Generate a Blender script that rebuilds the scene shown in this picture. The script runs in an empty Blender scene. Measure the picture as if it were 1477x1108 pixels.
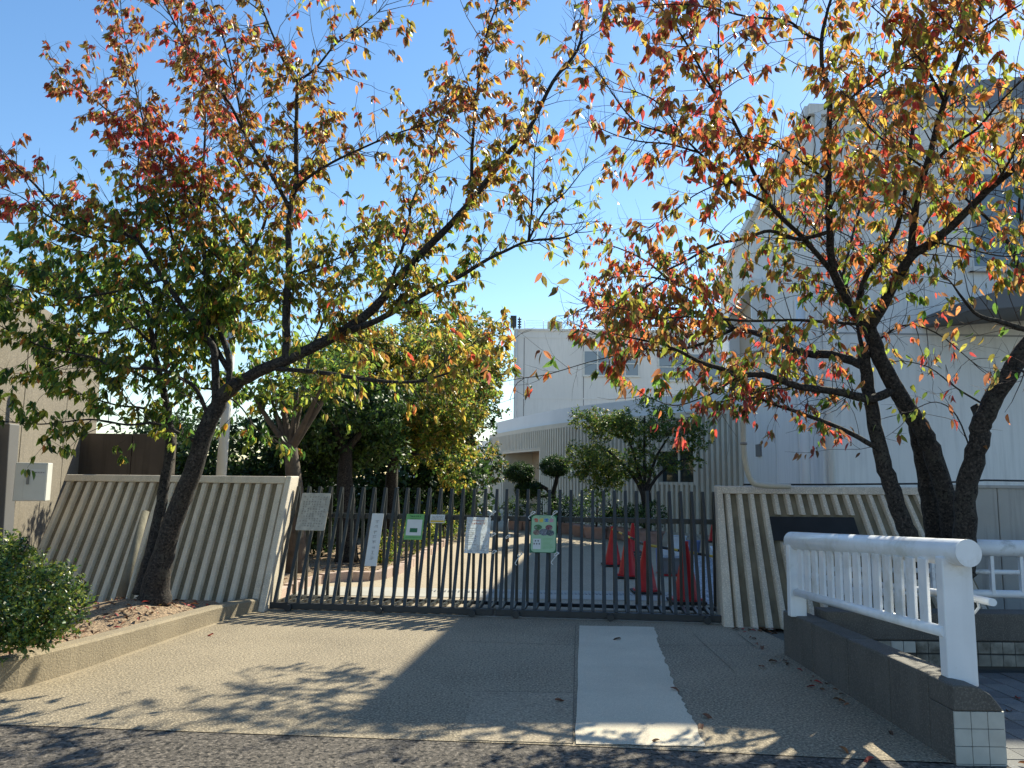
import bpy, math, random
import numpy as np
from mathutils import Vector, Matrix

random.seed(7)
rng = np.random.default_rng(11)
SC = bpy.context.scene
COL = SC.collection

# ------------------------------------------------------------------ camera, sky, sun, exposure
F_PX, CX, CY = 1109.0, 738.5, 554.0
EYE = Vector((0.0, 0.0, 1.65))
PITCH, ROLL = math.radians(7.0), math.radians(0.7)
_r0, _u0 = Vector((1, 0, 0)), Vector((0, -math.sin(PITCH), math.cos(PITCH)))
FW = Vector((0, math.cos(PITCH), math.sin(PITCH)))
RT = math.cos(ROLL) * _r0 + math.sin(ROLL) * _u0
UP = -math.sin(ROLL) * _r0 + math.cos(ROLL) * _u0
cam_d = bpy.data.cameras.new('camera'); cam = bpy.data.objects.new('camera', cam_d); COL.objects.link(cam)
m = Matrix.Identity(4)
for i in range(3):
    m[i][0], m[i][1], m[i][2], m[i][3] = RT[i], UP[i], -FW[i], EYE[i]
cam.matrix_world = m
cam_d.sensor_width = 36.0; cam_d.lens = 36.0 * F_PX / 1477.0
cam_d.clip_start = 0.05; cam_d.clip_end = 3000
SC.camera = cam

SUN_AZ, SUN_EL = math.radians(37.7), math.radians(38.9)
world = bpy.data.worlds.new('World'); SC.world = world; world.use_nodes = True
wn = world.node_tree.nodes; wl = world.node_tree.links
sky = wn.new('ShaderNodeTexSky'); sky.sky_type = 'NISHITA'; sky.sun_disc = False
sky.sun_elevation = SUN_EL; sky.sun_rotation = SUN_AZ
sky.altitude = 20; sky.air_density = 1.15; sky.dust_density = 0.12; sky.ozone_density = 2.2
bg = wn['Background']; bg.inputs['Strength'].default_value = 0.108
hs_ = wn.new('ShaderNodeHueSaturation'); hs_.inputs['Saturation'].default_value = 1.17
wl.new(sky.outputs['Color'], hs_.inputs['Color']); wl.new(hs_.outputs['Color'], bg.inputs['Color'])
sd = bpy.data.lights.new('sun', 'SUN'); sd.energy = 5.0; sd.angle = math.radians(0.53); sd.color = (1.0, 0.935, 0.74)
sun = bpy.data.objects.new('sun', sd); COL.objects.link(sun)
SUN_DIR = Vector((math.sin(SUN_AZ) * math.cos(SUN_EL), math.cos(SUN_AZ) * math.cos(SUN_EL), math.sin(SUN_EL)))
sun.rotation_euler = SUN_DIR.to_track_quat('Z', 'Y').to_euler()
SC.view_settings.view_transform = 'Standard'; SC.view_settings.look = 'None'
SC.view_settings.gamma = 1.0; SC.view_settings.use_curve_mapping = False
SC.view_settings.exposure = 0.88
SC.render.engine = 'CYCLES'
SC.cycles.max_bounces = 8; SC.cycles.transparent_max_bounces = 8
SC.cycles.use_denoising = True

# ------------------------------------------------------------------ picking points of the place
def ray(px, py):
    px, py = float(px), float(py)
    return FW + ((px - CX) / F_PX) * RT - ((py - CY) / F_PX) * UP
def P(px, py, Y):
    d = ray(px, py); return EYE + d * (float(Y) / d.y)
def G(px, py, z=0.0):
    d = ray(px, py); return EYE + d * ((z - EYE.z) / d.z)
def on_plane(px, py, p0, n):
    d = ray(px, py); return EYE + d * ((p0 - EYE).dot(n) / d.dot(n))
def to_px(p):
    v = Vector(p) - EYE; c = v.dot(FW)
    return (CX + F_PX * v.dot(RT) / c, CY - F_PX * v.dot(UP) / c, c)

# ------------------------------------------------------------------ materials
MATS = {}
def mat(name, col, rough=0.7, var=0.0, vscale=3.0, speck=0.0, sscale=120.0, bump=0.0, bscale=60.0,
        metal=0.0, col2=None, streak=0.0, coat=0.0, spec=0.5, blotch=None):
    """base colour varied by noise (large), speckled (small), optional vertical streaks and blotches of dirt"""
    if name in MATS: return MATS[name]
    M = bpy.data.materials.new(name); M.use_nodes = True; MATS[name] = M
    n, l = M.node_tree.nodes, M.node_tree.links
    b = n['Principled BSDF']
    b.inputs['Roughness'].default_value = rough; b.inputs['Metallic'].default_value = metal
    b.inputs['Coat Weight'].default_value = coat; b.inputs['Specular IOR Level'].default_value = spec
    geo = n.new('ShaderNodeNewGeometry')
    col = tuple(col) + (1,)
    src = None
    def mix(a, bcol, fac, mode='MIX'):
        x = n.new('ShaderNodeMix'); x.data_type = 'RGBA'; x.blend_type = mode
        for k, v in ((6, a), (7, bcol), (0, fac)):
            if hasattr(v, 'is_output'): l.new(v, x.inputs[k])
            else: x.inputs[k].default_value = v
        return x.outputs[2]
    def noise(scale, detail=4, vec=None, rgh=0.55):
        t = n.new('ShaderNodeTexNoise'); t.inputs['Scale'].default_value = scale
        t.inputs['Detail'].default_value = detail; t.inputs['Roughness'].default_value = rgh
        l.new(vec or geo.outputs['Position'], t.inputs['Vector']); return t.outputs['Fac']
    def ramp(f, a, c):
        r = n.new('ShaderNodeMapRange'); r.inputs['From Min'].default_value = a; r.inputs['From Max'].default_value = c
        l.new(f, r.inputs['Value']); return r.outputs['Result']
    out = col
    if var:
        dark = col2 + (1,) if col2 else tuple(c * (1 - var) for c in col[:3]) + (1,)
        out = mix(out, dark, ramp(noise(vscale, 6), 0.35, 0.68))
    if streak:
        mp = n.new('ShaderNodeMapping'); mp.inputs['Scale'].default_value = (7, 7, 0.5)
        l.new(geo.outputs['Position'], mp.inputs['Vector'])
        out = mix(out, tuple(c * (1 - streak) for c in col[:3]) + (1,), ramp(noise(1.6, 5, mp.outputs['Vector']), 0.48, 0.75))
    if blotch:
        out = mix(out, blotch + (1,), ramp(noise(vscale * 0.45, 7, rgh=0.7), 0.52, 0.66))
    if speck:
        f = noise(sscale, 2)
        out = mix(out, tuple(min(1, c * (1 + speck)) for c in col[:3]) + (1,), ramp(f, 0.50, 0.64))
        f2 = noise(sscale * 0.8 + 3, 2)
        out = mix(out, tuple(c * max(0.05, 1 - speck) for c in col[:3]) + (1,), ramp(f2, 0.52, 0.64))
    if hasattr(out, 'is_output'): l.new(out, b.inputs['Base Color'])
    else: b.inputs['Base Color'].default_value = out
    if bump:
        bp = n.new('ShaderNodeBump'); bp.inputs['Strength'].default_value = bump; bp.inputs['Distance'].default_value = 0.01
        l.new(noise(bscale, 4), bp.inputs['Height']); l.new(bp.outputs['Normal'], b.inputs['Normal'])
    return M

def leaf_mat(name, use_object_color, transl=0.5, rough=0.38):
    if name in MATS: return MATS[name]
    M = bpy.data.materials.new(name); M.use_nodes = True; MATS[name] = M
    n, l = M.node_tree.nodes, M.node_tree.links
    b = n['Principled BSDF']; b.inputs['Roughness'].default_value = rough
    b.inputs['Specular IOR Level'].default_value = 0.45
    if use_object_color:
        c = n.new('ShaderNodeObjectInfo').outputs['Color']
    else:
        a = n.new('ShaderNodeVertexColor'); a.layer_name = 'Col'; c = a.outputs['Color']
    geo = n.new('ShaderNodeNewGeometry')
    t = n.new('ShaderNodeTexNoise'); t.inputs['Scale'].default_value = 38; t.inputs['Detail'].default_value = 3
    l.new(geo.outputs['Position'], t.inputs['Vector'])
    mx = n.new('ShaderNodeMix'); mx.data_type = 'RGBA'; mx.blend_type = 'MULTIPLY'
    mr = n.new('ShaderNodeMapRange'); mr.inputs['From Min'].default_value = 0.4; mr.inputs['From Max'].default_value = 0.7
    mr.inputs['To Max'].default_value = 0.45
    l.new(t.outputs['Fac'], mr.inputs['Value']); l.new(mr.outputs['Result'], mx.inputs[0])
    l.new(c, mx.inputs[6]); mx.inputs[7].default_value = (0.55, 0.5, 0.4, 1)
    l.new(mx.outputs[2], b.inputs['Base Color'])
    tr = n.new('ShaderNodeBsdfTranslucent')
    g = n.new('ShaderNodeHueSaturation'); g.inputs['Saturation'].default_value = 0.98; g.inputs['Value'].default_value = 1.85
    l.new(mx.outputs[2], g.inputs['Color']); l.new(g.outputs['Color'], tr.inputs['Color'])
    ms = n.new('ShaderNodeMixShader'); ms.inputs['Fac'].default_value = transl
    l.new(b.outputs['BSDF'], ms.inputs[1]); l.new(tr.outputs['BSDF'], ms.inputs[2])
    l.new(ms.outputs['Shader'], n['Material Output'].inputs['Surface'])
    return M

def glass_mat():
    return mat('window_glass', (0.02, 0.03, 0.035), 0.06, spec=0.8)

C_APRON = mat('aggregate_concrete', (0.305, 0.25, 0.172), 0.9, var=0.42, vscale=0.7, speck=0.55, sscale=58, bump=1.0, bscale=60, blotch=(0.19, 0.158, 0.11))
C_PATCH = mat('new_concrete', (0.60, 0.525, 0.40), 0.85, var=0.26, vscale=1.3, speck=0.2, sscale=140, bump=0.3, bscale=90)
C_YARD = mat('yard_concrete', (0.40, 0.33, 0.235), 0.9, var=0.2, vscale=0.6, speck=0.25, sscale=50, bump=0.3)
C_STRIP = mat('drain_concrete', (0.42, 0.40, 0.35), 0.85, var=0.15, vscale=2)
ASPHALT = mat('asphalt', (0.098, 0.083, 0.068), 0.9, var=0.35, vscale=1.5, speck=0.95, sscale=34, bump=1.0, bscale=75)
SOIL = mat('soil', (0.29, 0.205, 0.13), 0.95, var=0.5, vscale=5, speck=0.7, sscale=60, bump=1.0, bscale=40)
EARTH = mat('earth', (0.16, 0.15, 0.12), 0.95, var=0.4, vscale=0.3)
KERB = mat('kerb_concrete', (0.30, 0.245, 0.165), 0.9, var=0.3, vscale=2.5, speck=0.2, sscale=90, bump=0.6, streak=0.35)
WALLC = mat('ribbed_concrete', (0.71, 0.63, 0.51), 0.88, var=0.28, vscale=1.6, speck=0.1, sscale=110, bump=0.5, bscale=90, streak=0.4)
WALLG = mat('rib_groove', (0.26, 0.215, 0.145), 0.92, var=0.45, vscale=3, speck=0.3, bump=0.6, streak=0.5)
WALLR = mat('coarse_ribbed_concrete', (0.66, 0.565, 0.455), 0.9, var=0.34, vscale=2.2, speck=0.2, sscale=85, bump=0.9, bscale=80, streak=0.35)
PLAINW = mat('plain_concrete', (0.42, 0.40, 0.37), 0.9, var=0.2, vscale=1.2, streak=0.45, bump=0.2)
OLDC = mat('old_concrete', (0.205, 0.178, 0.14), 0.92, var=0.3, vscale=0.8, speck=0.2, sscale=45, bump=0.5, streak=0.4)
BROWNW = mat('brown_wall', (0.12, 0.10, 0.082), 0.92, var=0.35, vscale=1.2, streak=0.5)
GATE = mat('gate_paint', (0.042, 0.047, 0.047), 0.42, var=0.3, vscale=9, spec=0.5)
GATED = mat('gate_dark', (0.03, 0.032, 0.034), 0.55, var=0.3, vscale=9)
STEEL = mat('grey_steel', (0.22, 0.22, 0.215), 0.5, var=0.2, vscale=5)
WHITE = mat('white_paint', (0.80, 0.815, 0.84), 0.34, var=0.08, vscale=5, coat=0.2, blotch=(0.60, 0.60, 0.575), streak=0.12)
WHITEW = mat('white_railing_worn', (0.74, 0.76, 0.78), 0.4, var=0.1, vscale=8, blotch=(0.42, 0.42, 0.4))
GRANITE = mat('dark_granite', (0.115, 0.104, 0.090), 0.8, var=0.45, vscale=1.8, speck=0.28, sscale=95, bump=0.4, bscale=130, streak=0.45)
TILE = mat('white_tile', (0.46, 0.46, 0.42), 0.55, var=0.16, vscale=9, bump=0.15)
TILED = mat('stained_tile', (0.30, 0.285, 0.24), 0.7, var=0.6, vscale=4, blotch=(0.06, 0.05, 0.035))
GROUT = mat('grout', (0.045, 0.045, 0.043), 0.9)
PAVER = mat('paver', (0.22, 0.22, 0.215), 0.9, var=0.3, vscale=4, speck=0.25, bump=0.4)
BWHITE = mat('building_white', (0.80, 0.78, 0.75), 0.8, var=0.08, vscale=0.5, streak=0.2, bump=0.08, bscale=30)
BGREY = mat('building_grey', (0.68, 0.67, 0.65), 0.85, var=0.08, vscale=0.4, streak=0.12)
FLUTE = mat('fluted_panel', (0.66, 0.60, 0.50), 0.8, var=0.12, vscale=1.5)
FASCIA = mat('white_fascia', (0.74, 0.75, 0.77), 0.6, var=0.08, vscale=0.8)
BEIGE = mat('beige_plaster', (0.46, 0.36, 0.27), 0.85, var=0.1, vscale=1)
ROOFG = mat('grey_roof', (0.20, 0.22, 0.25), 0.5, var=0.15, vscale=1)
DARKG = mat('dark_grey_panel', (0.13, 0.13, 0.135), 0.6, var=0.2, vscale=1)
GLASS = glass_mat()
BLUEGL = mat('blind_glass', (0.20, 0.24, 0.28), 0.15, spec=0.6)
BARK = mat('bark', (0.027, 0.022, 0.019), 0.92, var=0.5, vscale=9, speck=1.2, sscale=45, bump=1.0, bscale=38, blotch=(.05, .047, .037))
BARKL = mat('bark_pale', (0.13, 0.10, 0.075), 0.9, var=0.5, vscale=7, bump=1.0, bscale=40)
TWIG = mat('twig', (0.055, 0.038, 0.032), 0.85)
RED = mat('cone_red', (0.58, 0.012, 0.018), 0.45, var=0.2, vscale=6)
BLACK = mat('black_rubber', (0.02, 0.02, 0.02), 0.7)
YELLOW = mat('yellow_paint', (0.62, 0.40, 0.05), 0.5)
POT = mat('pink_pot', (0.44, 0.28, 0.23), 0.85, var=0.25, vscale=6)
EDGEST = mat('pink_edging_stone', (0.52, 0.39, 0.32), 0.9, var=0.3, vscale=5, speck=0.2)
BLUE = mat('blue_sheet', (0.20, 0.27, 0.50), 0.5, var=0.2, vscale=5)
PAPER = mat('white_board', (0.66, 0.67, 0.66), 0.6, var=0.08, vscale=8)
OLDPAPER = mat('weathered_board', (0.50, 0.48, 0.42), 0.75, var=0.3, vscale=14, blotch=(0.36, 0.34, 0.29))
INK = mat('faded_ink', (0.11, 0.11, 0.115), 0.7)
PALEINK = mat('pale_ink', (0.36, 0.36, 0.36), 0.7)
REDINK = mat('red_ink', (0.55, 0.13, 0.08), 0.6)
GREENP = mat('green_print', (0.17, 0.40, 0.13), 0.5, var=0.1, vscale=20)
PALEGREEN = mat('pale_green_print', (0.34, 0.52, 0.33), 0.5, var=0.08, vscale=20)
DKGREEN = mat('dark_green_print', (0.02, 0.13, 0.05), 0.5)
ROPE = mat('white_rope', (0.7, 0.7, 0.68), 0.8)
PLATE = mat('name_stone', (0.018, 0.018, 0.019), 0.5, var=0.3, vscale=6, spec=0.25)
BEIGEP = mat('beige_pipe', (0.50, 0.45, 0.36), 0.55, var=0.15, vscale=6)
PALEM = mat('pale_metal', (0.62, 0.62, 0.58), 0.4, var=0.1, vscale=5)
WOOD = mat('weathered_wood', (0.20, 0.185, 0.14), 0.9, var=0.4, vscale=6, streak=0.5, bump=0.6)
CREAM = mat('cream_wall', (0.62, 0.52, 0.33), 0.85)
GRAVEL = mat('gravel_bed', (0.44, 0.45, 0.47), 0.9, var=0.3, vscale=3, speck=0.8, sscale=22, bump=1.0, bscale=25)
LEAF_O = leaf_mat('autumn_leaf', True, 0.62)
LEAF_V = leaf_mat('foliage_leaf', False, 0.62)
EVERG = leaf_mat('evergreen_leaf', False, 0.30, 0.5)
GLOSSY = leaf_mat('glossy_leaf', False, 0.25, 0.33)
DRYL = leaf_mat('dry_leaf', True, 0.15, 0.7)

# ------------------------------------------------------------------ mesh helpers
def tag(o, label=None, cat=None, group=None, kind=None):
    for k, v in (('label', label), ('category', cat), ('group', group), ('kind', kind)):
        if v: o[k] = v
    return o
def thing(name, label, cat, loc=(0, 0, 0), group=None, rz=0.0, kind=None):
    o = bpy.data.objects.new(name, None); COL.objects.link(o); o.empty_display_size = 0.1
    o.location = loc; o.rotation_euler = (0, 0, rz)
    return tag(o, label, cat, group, kind)
def wmat(o):
    ch = []
    while o is not None: ch.append(o); o = o.parent
    M = Matrix.Identity(4)
    for o in reversed(ch): M = M @ o.matrix_parent_inverse @ o.matrix_basis
    return M
def put(o, parent, world_coords=True):
    o.parent = parent
    if parent is not None and world_coords: o.matrix_parent_inverse = wmat(parent).inverted()
    return o

class MB:
    def __init__(s): s.v, s.f, s.mi, s.sm = [], [], [], []
    def add(s, vs, fs, mi=0, smooth=False):
        b = len(s.v); s.v += [tuple(v) for v in vs]
        for f in fs: s.f.append([b + i for i in f]); s.mi.append(mi); s.sm.append(smooth)
        return s
    def box(s, lo, hi, mi=0):
        (x0, y0, z0), (x1, y1, z1) = lo, hi
        return s.add([(x0,y0,z0),(x1,y0,z0),(x1,y1,z0),(x0,y1,z0),(x0,y0,z1),(x1,y0,z1),(x1,y1,z1),(x0,y1,z1)],
                     [(3,2,1,0),(4,5,6,7),(0,1,5,4),(1,2,6,5),(2,3,7,6),(3,0,4,7)], mi)
    def hexa(s, p, mi=0):      # 4 bottom points (ccw from above), 4 top points
        return s.add(p, [(3,2,1,0),(4,5,6,7),(0,1,5,4),(1,2,6,5),(2,3,7,6),(3,0,4,7)], mi)
    def bar(s, a, b, w, d, upv=(0, 0, 1), mi=0):   # rectangular bar from a to b
        a, b = Vector(a), Vector(b); t = (b - a).normalized(); u = Vector(upv)
        if abs(t.dot(u)) > 0.95: u = Vector((0, 1, 0))
        x = t.cross(u).normalized() * (w / 2); y = x.cross(t).normalized() * (d / 2)
        return s.hexa([a-x-y, a+x-y, a+x+y, a-x+y, b-x-y, b+x-y, b+x+y, b-x+y], mi)
    def tube(s, pts, rad, n=8, mi=0, cap=True, smooth=True, jit=0.0):
        pts = [Vector(p) for p in pts]; k = len(pts)
        if not hasattr(rad, '__len__'): rad = [rad] * k
        vs, fs = [], []
        t0 = (pts[1] - pts[0]).normalized()
        u = t0.orthogonal().normalized()
        for i, p in enumerate(pts):
            t = (pts[min(i+1, k-1)] - pts[max(i-1, 0)]).normalized()
            u = (u - t * u.dot(t)).normalized(); w = t.cross(u)
            for j in range(n):
                a = 2 * math.pi * j / n
                r = rad[i] * (1 + (random.uniform(-jit, jit) if jit else 0))
                vs.append(p + (u * math.cos(a) + w * math.sin(a)) * r)
        for i in range(k - 1):
            for j in range(n):
                j2 = (j + 1) % n
                fs.append((i*n+j, i*n+j2, (i+1)*n+j2, (i+1)*n+j))
        s.add(vs, fs, mi, smooth)
        if cap:
            b = len(s.v) - k * n
            s.f.append([b + j for j in reversed(range(n))]); s.mi.append(mi); s.sm.append(False)
            s.f.append([b + (k-1)*n + j for j in range(n)]); s.mi.append(mi); s.sm.append(False)
        return s
    def prism(s, poly, axis, lo, hi, mi=0):   # polygon in the two other axes, extruded along axis
        n = len(poly)
        def pt(a, b, c):
            return {'x': (c, a, b), 'y': (a, c, b), 'z': (a, b, c)}[axis]
        vs = [pt(a, b, lo) for a, b in poly] + [pt(a, b, hi) for a, b in poly]
        fs = [tuple(range(n)), tuple(range(2*n-1, n-1, -1))] + [(i, n+i, n+(i+1) % n, (i+1) % n) for i in range(n)]
        return s.add(vs, fs, mi)
    def lathe(s, prof, c=(0, 0, 0), n=20, mi=0, smooth=True):
        vs, fs = [], []
        for r, z in prof:
            for j in range(n):
                a = 2 * math.pi * j / n; vs.append((c[0] + r*math.cos(a), c[1] + r*math.sin(a), c[2] + z))
        for i in range(len(prof) - 1):
            for j in range(n):
                j2 = (j+1) % n; fs.append((i*n+j, i*n+j2, (i+1)*n+j2, (i+1)*n+j))
        return s.add(vs, fs, mi, smooth)
    def mesh(s, name, mats):
        me = bpy.data.meshes.new(name); me.from_pydata(s.v, [], s.f)
        for M in (mats if isinstance(mats, (list, tuple)) else [mats]): me.materials.append(M)
        me.polygons.foreach_set('material_index', s.mi); me.polygons.foreach_set('use_smooth', s.sm)
        me.update(); return me
    def obj(s, name, mats, parent=None, bevel=0.0, world_coords=True):
        import bmesh
        me = s.mesh(name, mats)
        bm = bmesh.new(); bm.from_mesh(me); bmesh.ops.recalc_face_normals(bm, faces=bm.faces); bm.to_mesh(me); bm.free()
        o = bpy.data.objects.new(name, me); COL.objects.link(o); put(o, parent, world_coords)
        if bevel:
            md = o.modifiers.new('edge', 'BEVEL'); md.width = bevel; md.segments = 2; md.limit_method = 'ANGLE'
        return o
def inst(name, me, parent, loc=(0, 0, 0), rot=(0, 0, 0), scale=None):   # local placement under parent, shared mesh
    o = bpy.data.objects.new(name, me); COL.objects.link(o); o.parent = parent
    o.location = loc; o.rotation_euler = rot
    if scale: o.scale = scale
    return o
def copy_tree(o, parent=None):
    c = o.copy(); COL.objects.link(c); c.parent = parent
    for ch in list(o.children): copy_tree(ch, c)
    return c
def sheet(name, poly, z, M, kind='structure', cuts=None):
    mb = MB(); mb.add([(x, y, z) for x, y in poly], [tuple(range(len(poly)))])
    o = mb.obj(name, M); return tag(o, kind=kind)
def smooth_path(pts, per=4):
    pts = [Vector(p) for p in pts]
    if len(pts) < 3: return [pts[0].lerp(pts[-1], i / per) for i in range(per + 1)]
    out = []
    for i in range(len(pts) - 1):
        p0, p1, p2, p3 = pts[max(i-1, 0)], pts[i], pts[i+1], pts[min(i+2, len(pts)-1)]
        for k in range(per):
            t = k / per
            out.append(0.5 * ((2*p1) + (p2-p0)*t + (2*p0-5*p1+4*p2-p3)*t*t + (3*p1-p0-3*p2+p3)*t**3))
    out.append(pts[-1]); return out

# ------------------------------------------------------------------ ground
sheet('ground', [(-900, -200), (900, -200), (900, 1500), (-900, 1500)], -0.06, EARTH)
E0, E1, E2 = G(0, 1045), G(840, 1076), G(1290, 1097)
sheet('road', [(-60, -30), (60, -30), (60, -1.2), (E2.x, E2.y), (E1.x, E1.y), (E0.x, E0.y), (-12, E0.y + .55), (-60, E0.y + 4.5)], -0.004, ASPHALT)
ax = [(E0.x - 1.5, E0.y + .09), (E0.x, E0.y), (E1.x, E1.y), (E2.x, E2.y), (2.9, E2.y - .04), (2.9, 8.0), (2.7, 10.05), (-3.3, 10.05), (-3.75, 8.8), (-4.3, 6.6)]
sheet('driveway', ax, 0.0, C_APRON)
pl, pr = G(836, 903), G(940, 905)
pb = [G(836, 903), G(944, 905), G(950, 930), G(958, 950), G(968, 976), G(981, 1005), G(996, 1034), G(1020, 1078), G(830, 1074), G(833, 990)]
pbj = []
for a, b in zip(pb, pb[1:] + pb[:1]):
    nj = 10 if a.x > .9 else 5
    for k in range(nj):
        q = a.lerp(b, k / nj); pbj.append((q.x + (random.uniform(-.013, .013) if a.x > .9 else random.uniform(-.006, .006)), q.y + random.uniform(-.006, .006)))
o = sheet('concrete_patch', pbj, 0.006, C_PATCH)
o2 = sheet('concrete_slab', [(p.x, p.y) for p in (G(684, 998), G(829, 1000), G(827, 1073), G(662, 1068))], 0.004,
           mat('brushed_concrete', (0.315, 0.258, 0.18), 0.9, var=0.25, vscale=2, speck=0.45, sscale=60, bump=0.4, streak=0.2))
sheet('yard', [(-4.0, 10.05), (20, 10.05), (20, 60), (-14, 60), (-14, 22)], -0.006, C_YARD)
sheet('drain_strip', [(-4, 11.1), (6, 10.75), (6, 11.6), (-4, 11.95)], -0.001, C_STRIP)
mb = MB()
for i in range(100):
    x = -1.2 + i * 0.05; y = 11.55 - 0.033 * (x + 4); mb.box((x, y, -0.0005), (x + 0.022, y + 0.16, 0.006))
tag(mb.obj('drain_grate', STEEL), 'narrow steel grating strip set in pale concrete inside the gate', 'drain')
# gutter grate in the road
g0 = G(865, 1103)
root = thing('gutter_grate', 'steel gutter grating in the asphalt at the bottom of the photo', 'grate', (1.05, 4.28, 0))
mb = MB(); 
for i in range(28): mb.box((0.51 + i*0.022, 4.30, -0.010), (0.521 + i*0.022, 4.52, 0.004))
mb.obj('grating', PALEM, root)
mb = MB(); mb.box((0.48, 4.52, -0.009), (1.15, 4.535, 0.006)); mb.box((0.48, 4.285, -0.011), (1.15, 4.30, 0.006)); mb.obj('frame', PALEM, root)
# cracks / joints in the driveway as thin recessed dark strips
mb = MB()
def strip(a, b, w=0.008, z=0.005):
    a, b = Vector((a.x, a.y, 0)), Vector((b.x, b.y, 0)); t = (b - a).normalized(); nrm = Vector((-t.y, t.x, 0)) * w / 2
    mb.add([(*(a - nrm).xy, z), (*(a + nrm).xy, z), (*(b + nrm).xy, z), (*(b - nrm).xy, z)], [(0, 1, 2, 3)])
strip(G(836, 930), G(1090, 932)); strip(G(833, 931), G(640, 925)); strip(G(1000, 915), G(1060, 970), 0.006)
strip(G(1065, 915), G(1090, 934)); strip(G(684, 998), G(830, 1000)); strip(G(830, 903), G(826, 1073), 0.006, 0.007)
tag(mb.obj('pavement_joints', mat('joint_dirt', (0.13, 0.11, 0.08), .95)), kind='structure')

# left planting bed and its kerb
kp = [G(0, 1002), G(100, 973), G(200, 938), G(300, 903), G(345, 889), G(372, 882)]
kp = [Vector((kp[0].x - 1.6, kp[0].y - 0.55, 0)), Vector((kp[0].x - 0.3, kp[0].y - 0.25, 0))] + kp
hs = [0.26, 0.26, 0.25, 0.235, 0.21, 0.18, 0.165, 0.15]
kpath = smooth_path([Vector((p.x, p.y, h)) for p, h in zip(kp, hs)], 4)
mb = MB(); W = 0.17
lft = []
for i, p in enumerate(kpath):
    t = (kpath[min(i+1, len(kpath)-1)] - kpath[max(i-1, 0)]); t.z = 0; t.normalize(); lft.append(Vector((-t.y, t.x, 0)))
prof = [(-0.035, 0.0, 0), (-0.03, 0.035, 0), (0.0, 0.04, 0), (0.0, 1, -0.02), (0.02, 1, 0), (W - 0.02, 1, 0), (W, 1, -0.02), (W, 0, -0.05)]
vs, fs = [], []
for p, l_ in zip(kpath, lft):
    for off, zt, dz in prof: vs.append((p.x + l_.x*off, p.y + l_.y*off, p.z * zt + dz))
k = len(prof)
for i in range(len(kpath) - 1):
    for j in range(k - 1): fs.append((i*k+j, i*k+j+1, (i+1)*k+j+1, (i+1)*k+j))
fs.append(tuple(range((len(kpath)-1)*k, len(kpath)*k)))
mb.add(vs, fs)
tag(mb.obj('planter_kerb', KERB), kind='structure')
inner = [(p.x + l_.x*W*0.9, p.y + l_.y*W*0.9) for p, l_ in zip(kpath, lft)]
# soil mound as a grid surface
mb = MB(); NX, NY = 60, 44
def soil_z(x, y):
    kz = 0.19 - 0.03 * (y - 6) + 0.0
    d = math.hypot(x + 4.1, (y - 8.6) * 1.0)
    return kz + 0.17 * math.exp(-(d / 0.9) ** 2) + 0.03 * math.sin(3*x + 2*y) * math.sin(2.3*y - x) - 0.02
vs, fs = [], []
def kerb_x(y):
    best = None
    for (x0, y0), (x1, y1) in zip(inner[:-1], inner[1:]):
        if y0 <= y <= y1: return x0 + (x1-x0) * (y-y0) / (y1-y0 + 1e-9)
    return inner[0][0] if y < inner[0][1] else inner[-1][0]
for j in range(NY + 1):
    y = 5.15 + (10.2 - 5.15) * j / NY
    xr = kerb_x(y) + 0.02; 
    for i in range(NX + 1):
        f = (i / NX) ** 1.5; x = xr - f * 9.0
        edge = min(1, (xr - x) / 0.5)
        vs.append((x, y, (soil_z(x, y) + random.uniform(-.008, .008)) * edge + (soil_z(x, y) * 0.7) * (1 - edge)))
for j in range(NY):
    for i in range(NX): a = j*(NX+1)+i; fs.append((a, a+1, a+NX+2, a+NX+1))
mb.add(vs, fs, 0, True); tag(mb.obj('planting_soil', SOIL), kind='structure')

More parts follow.
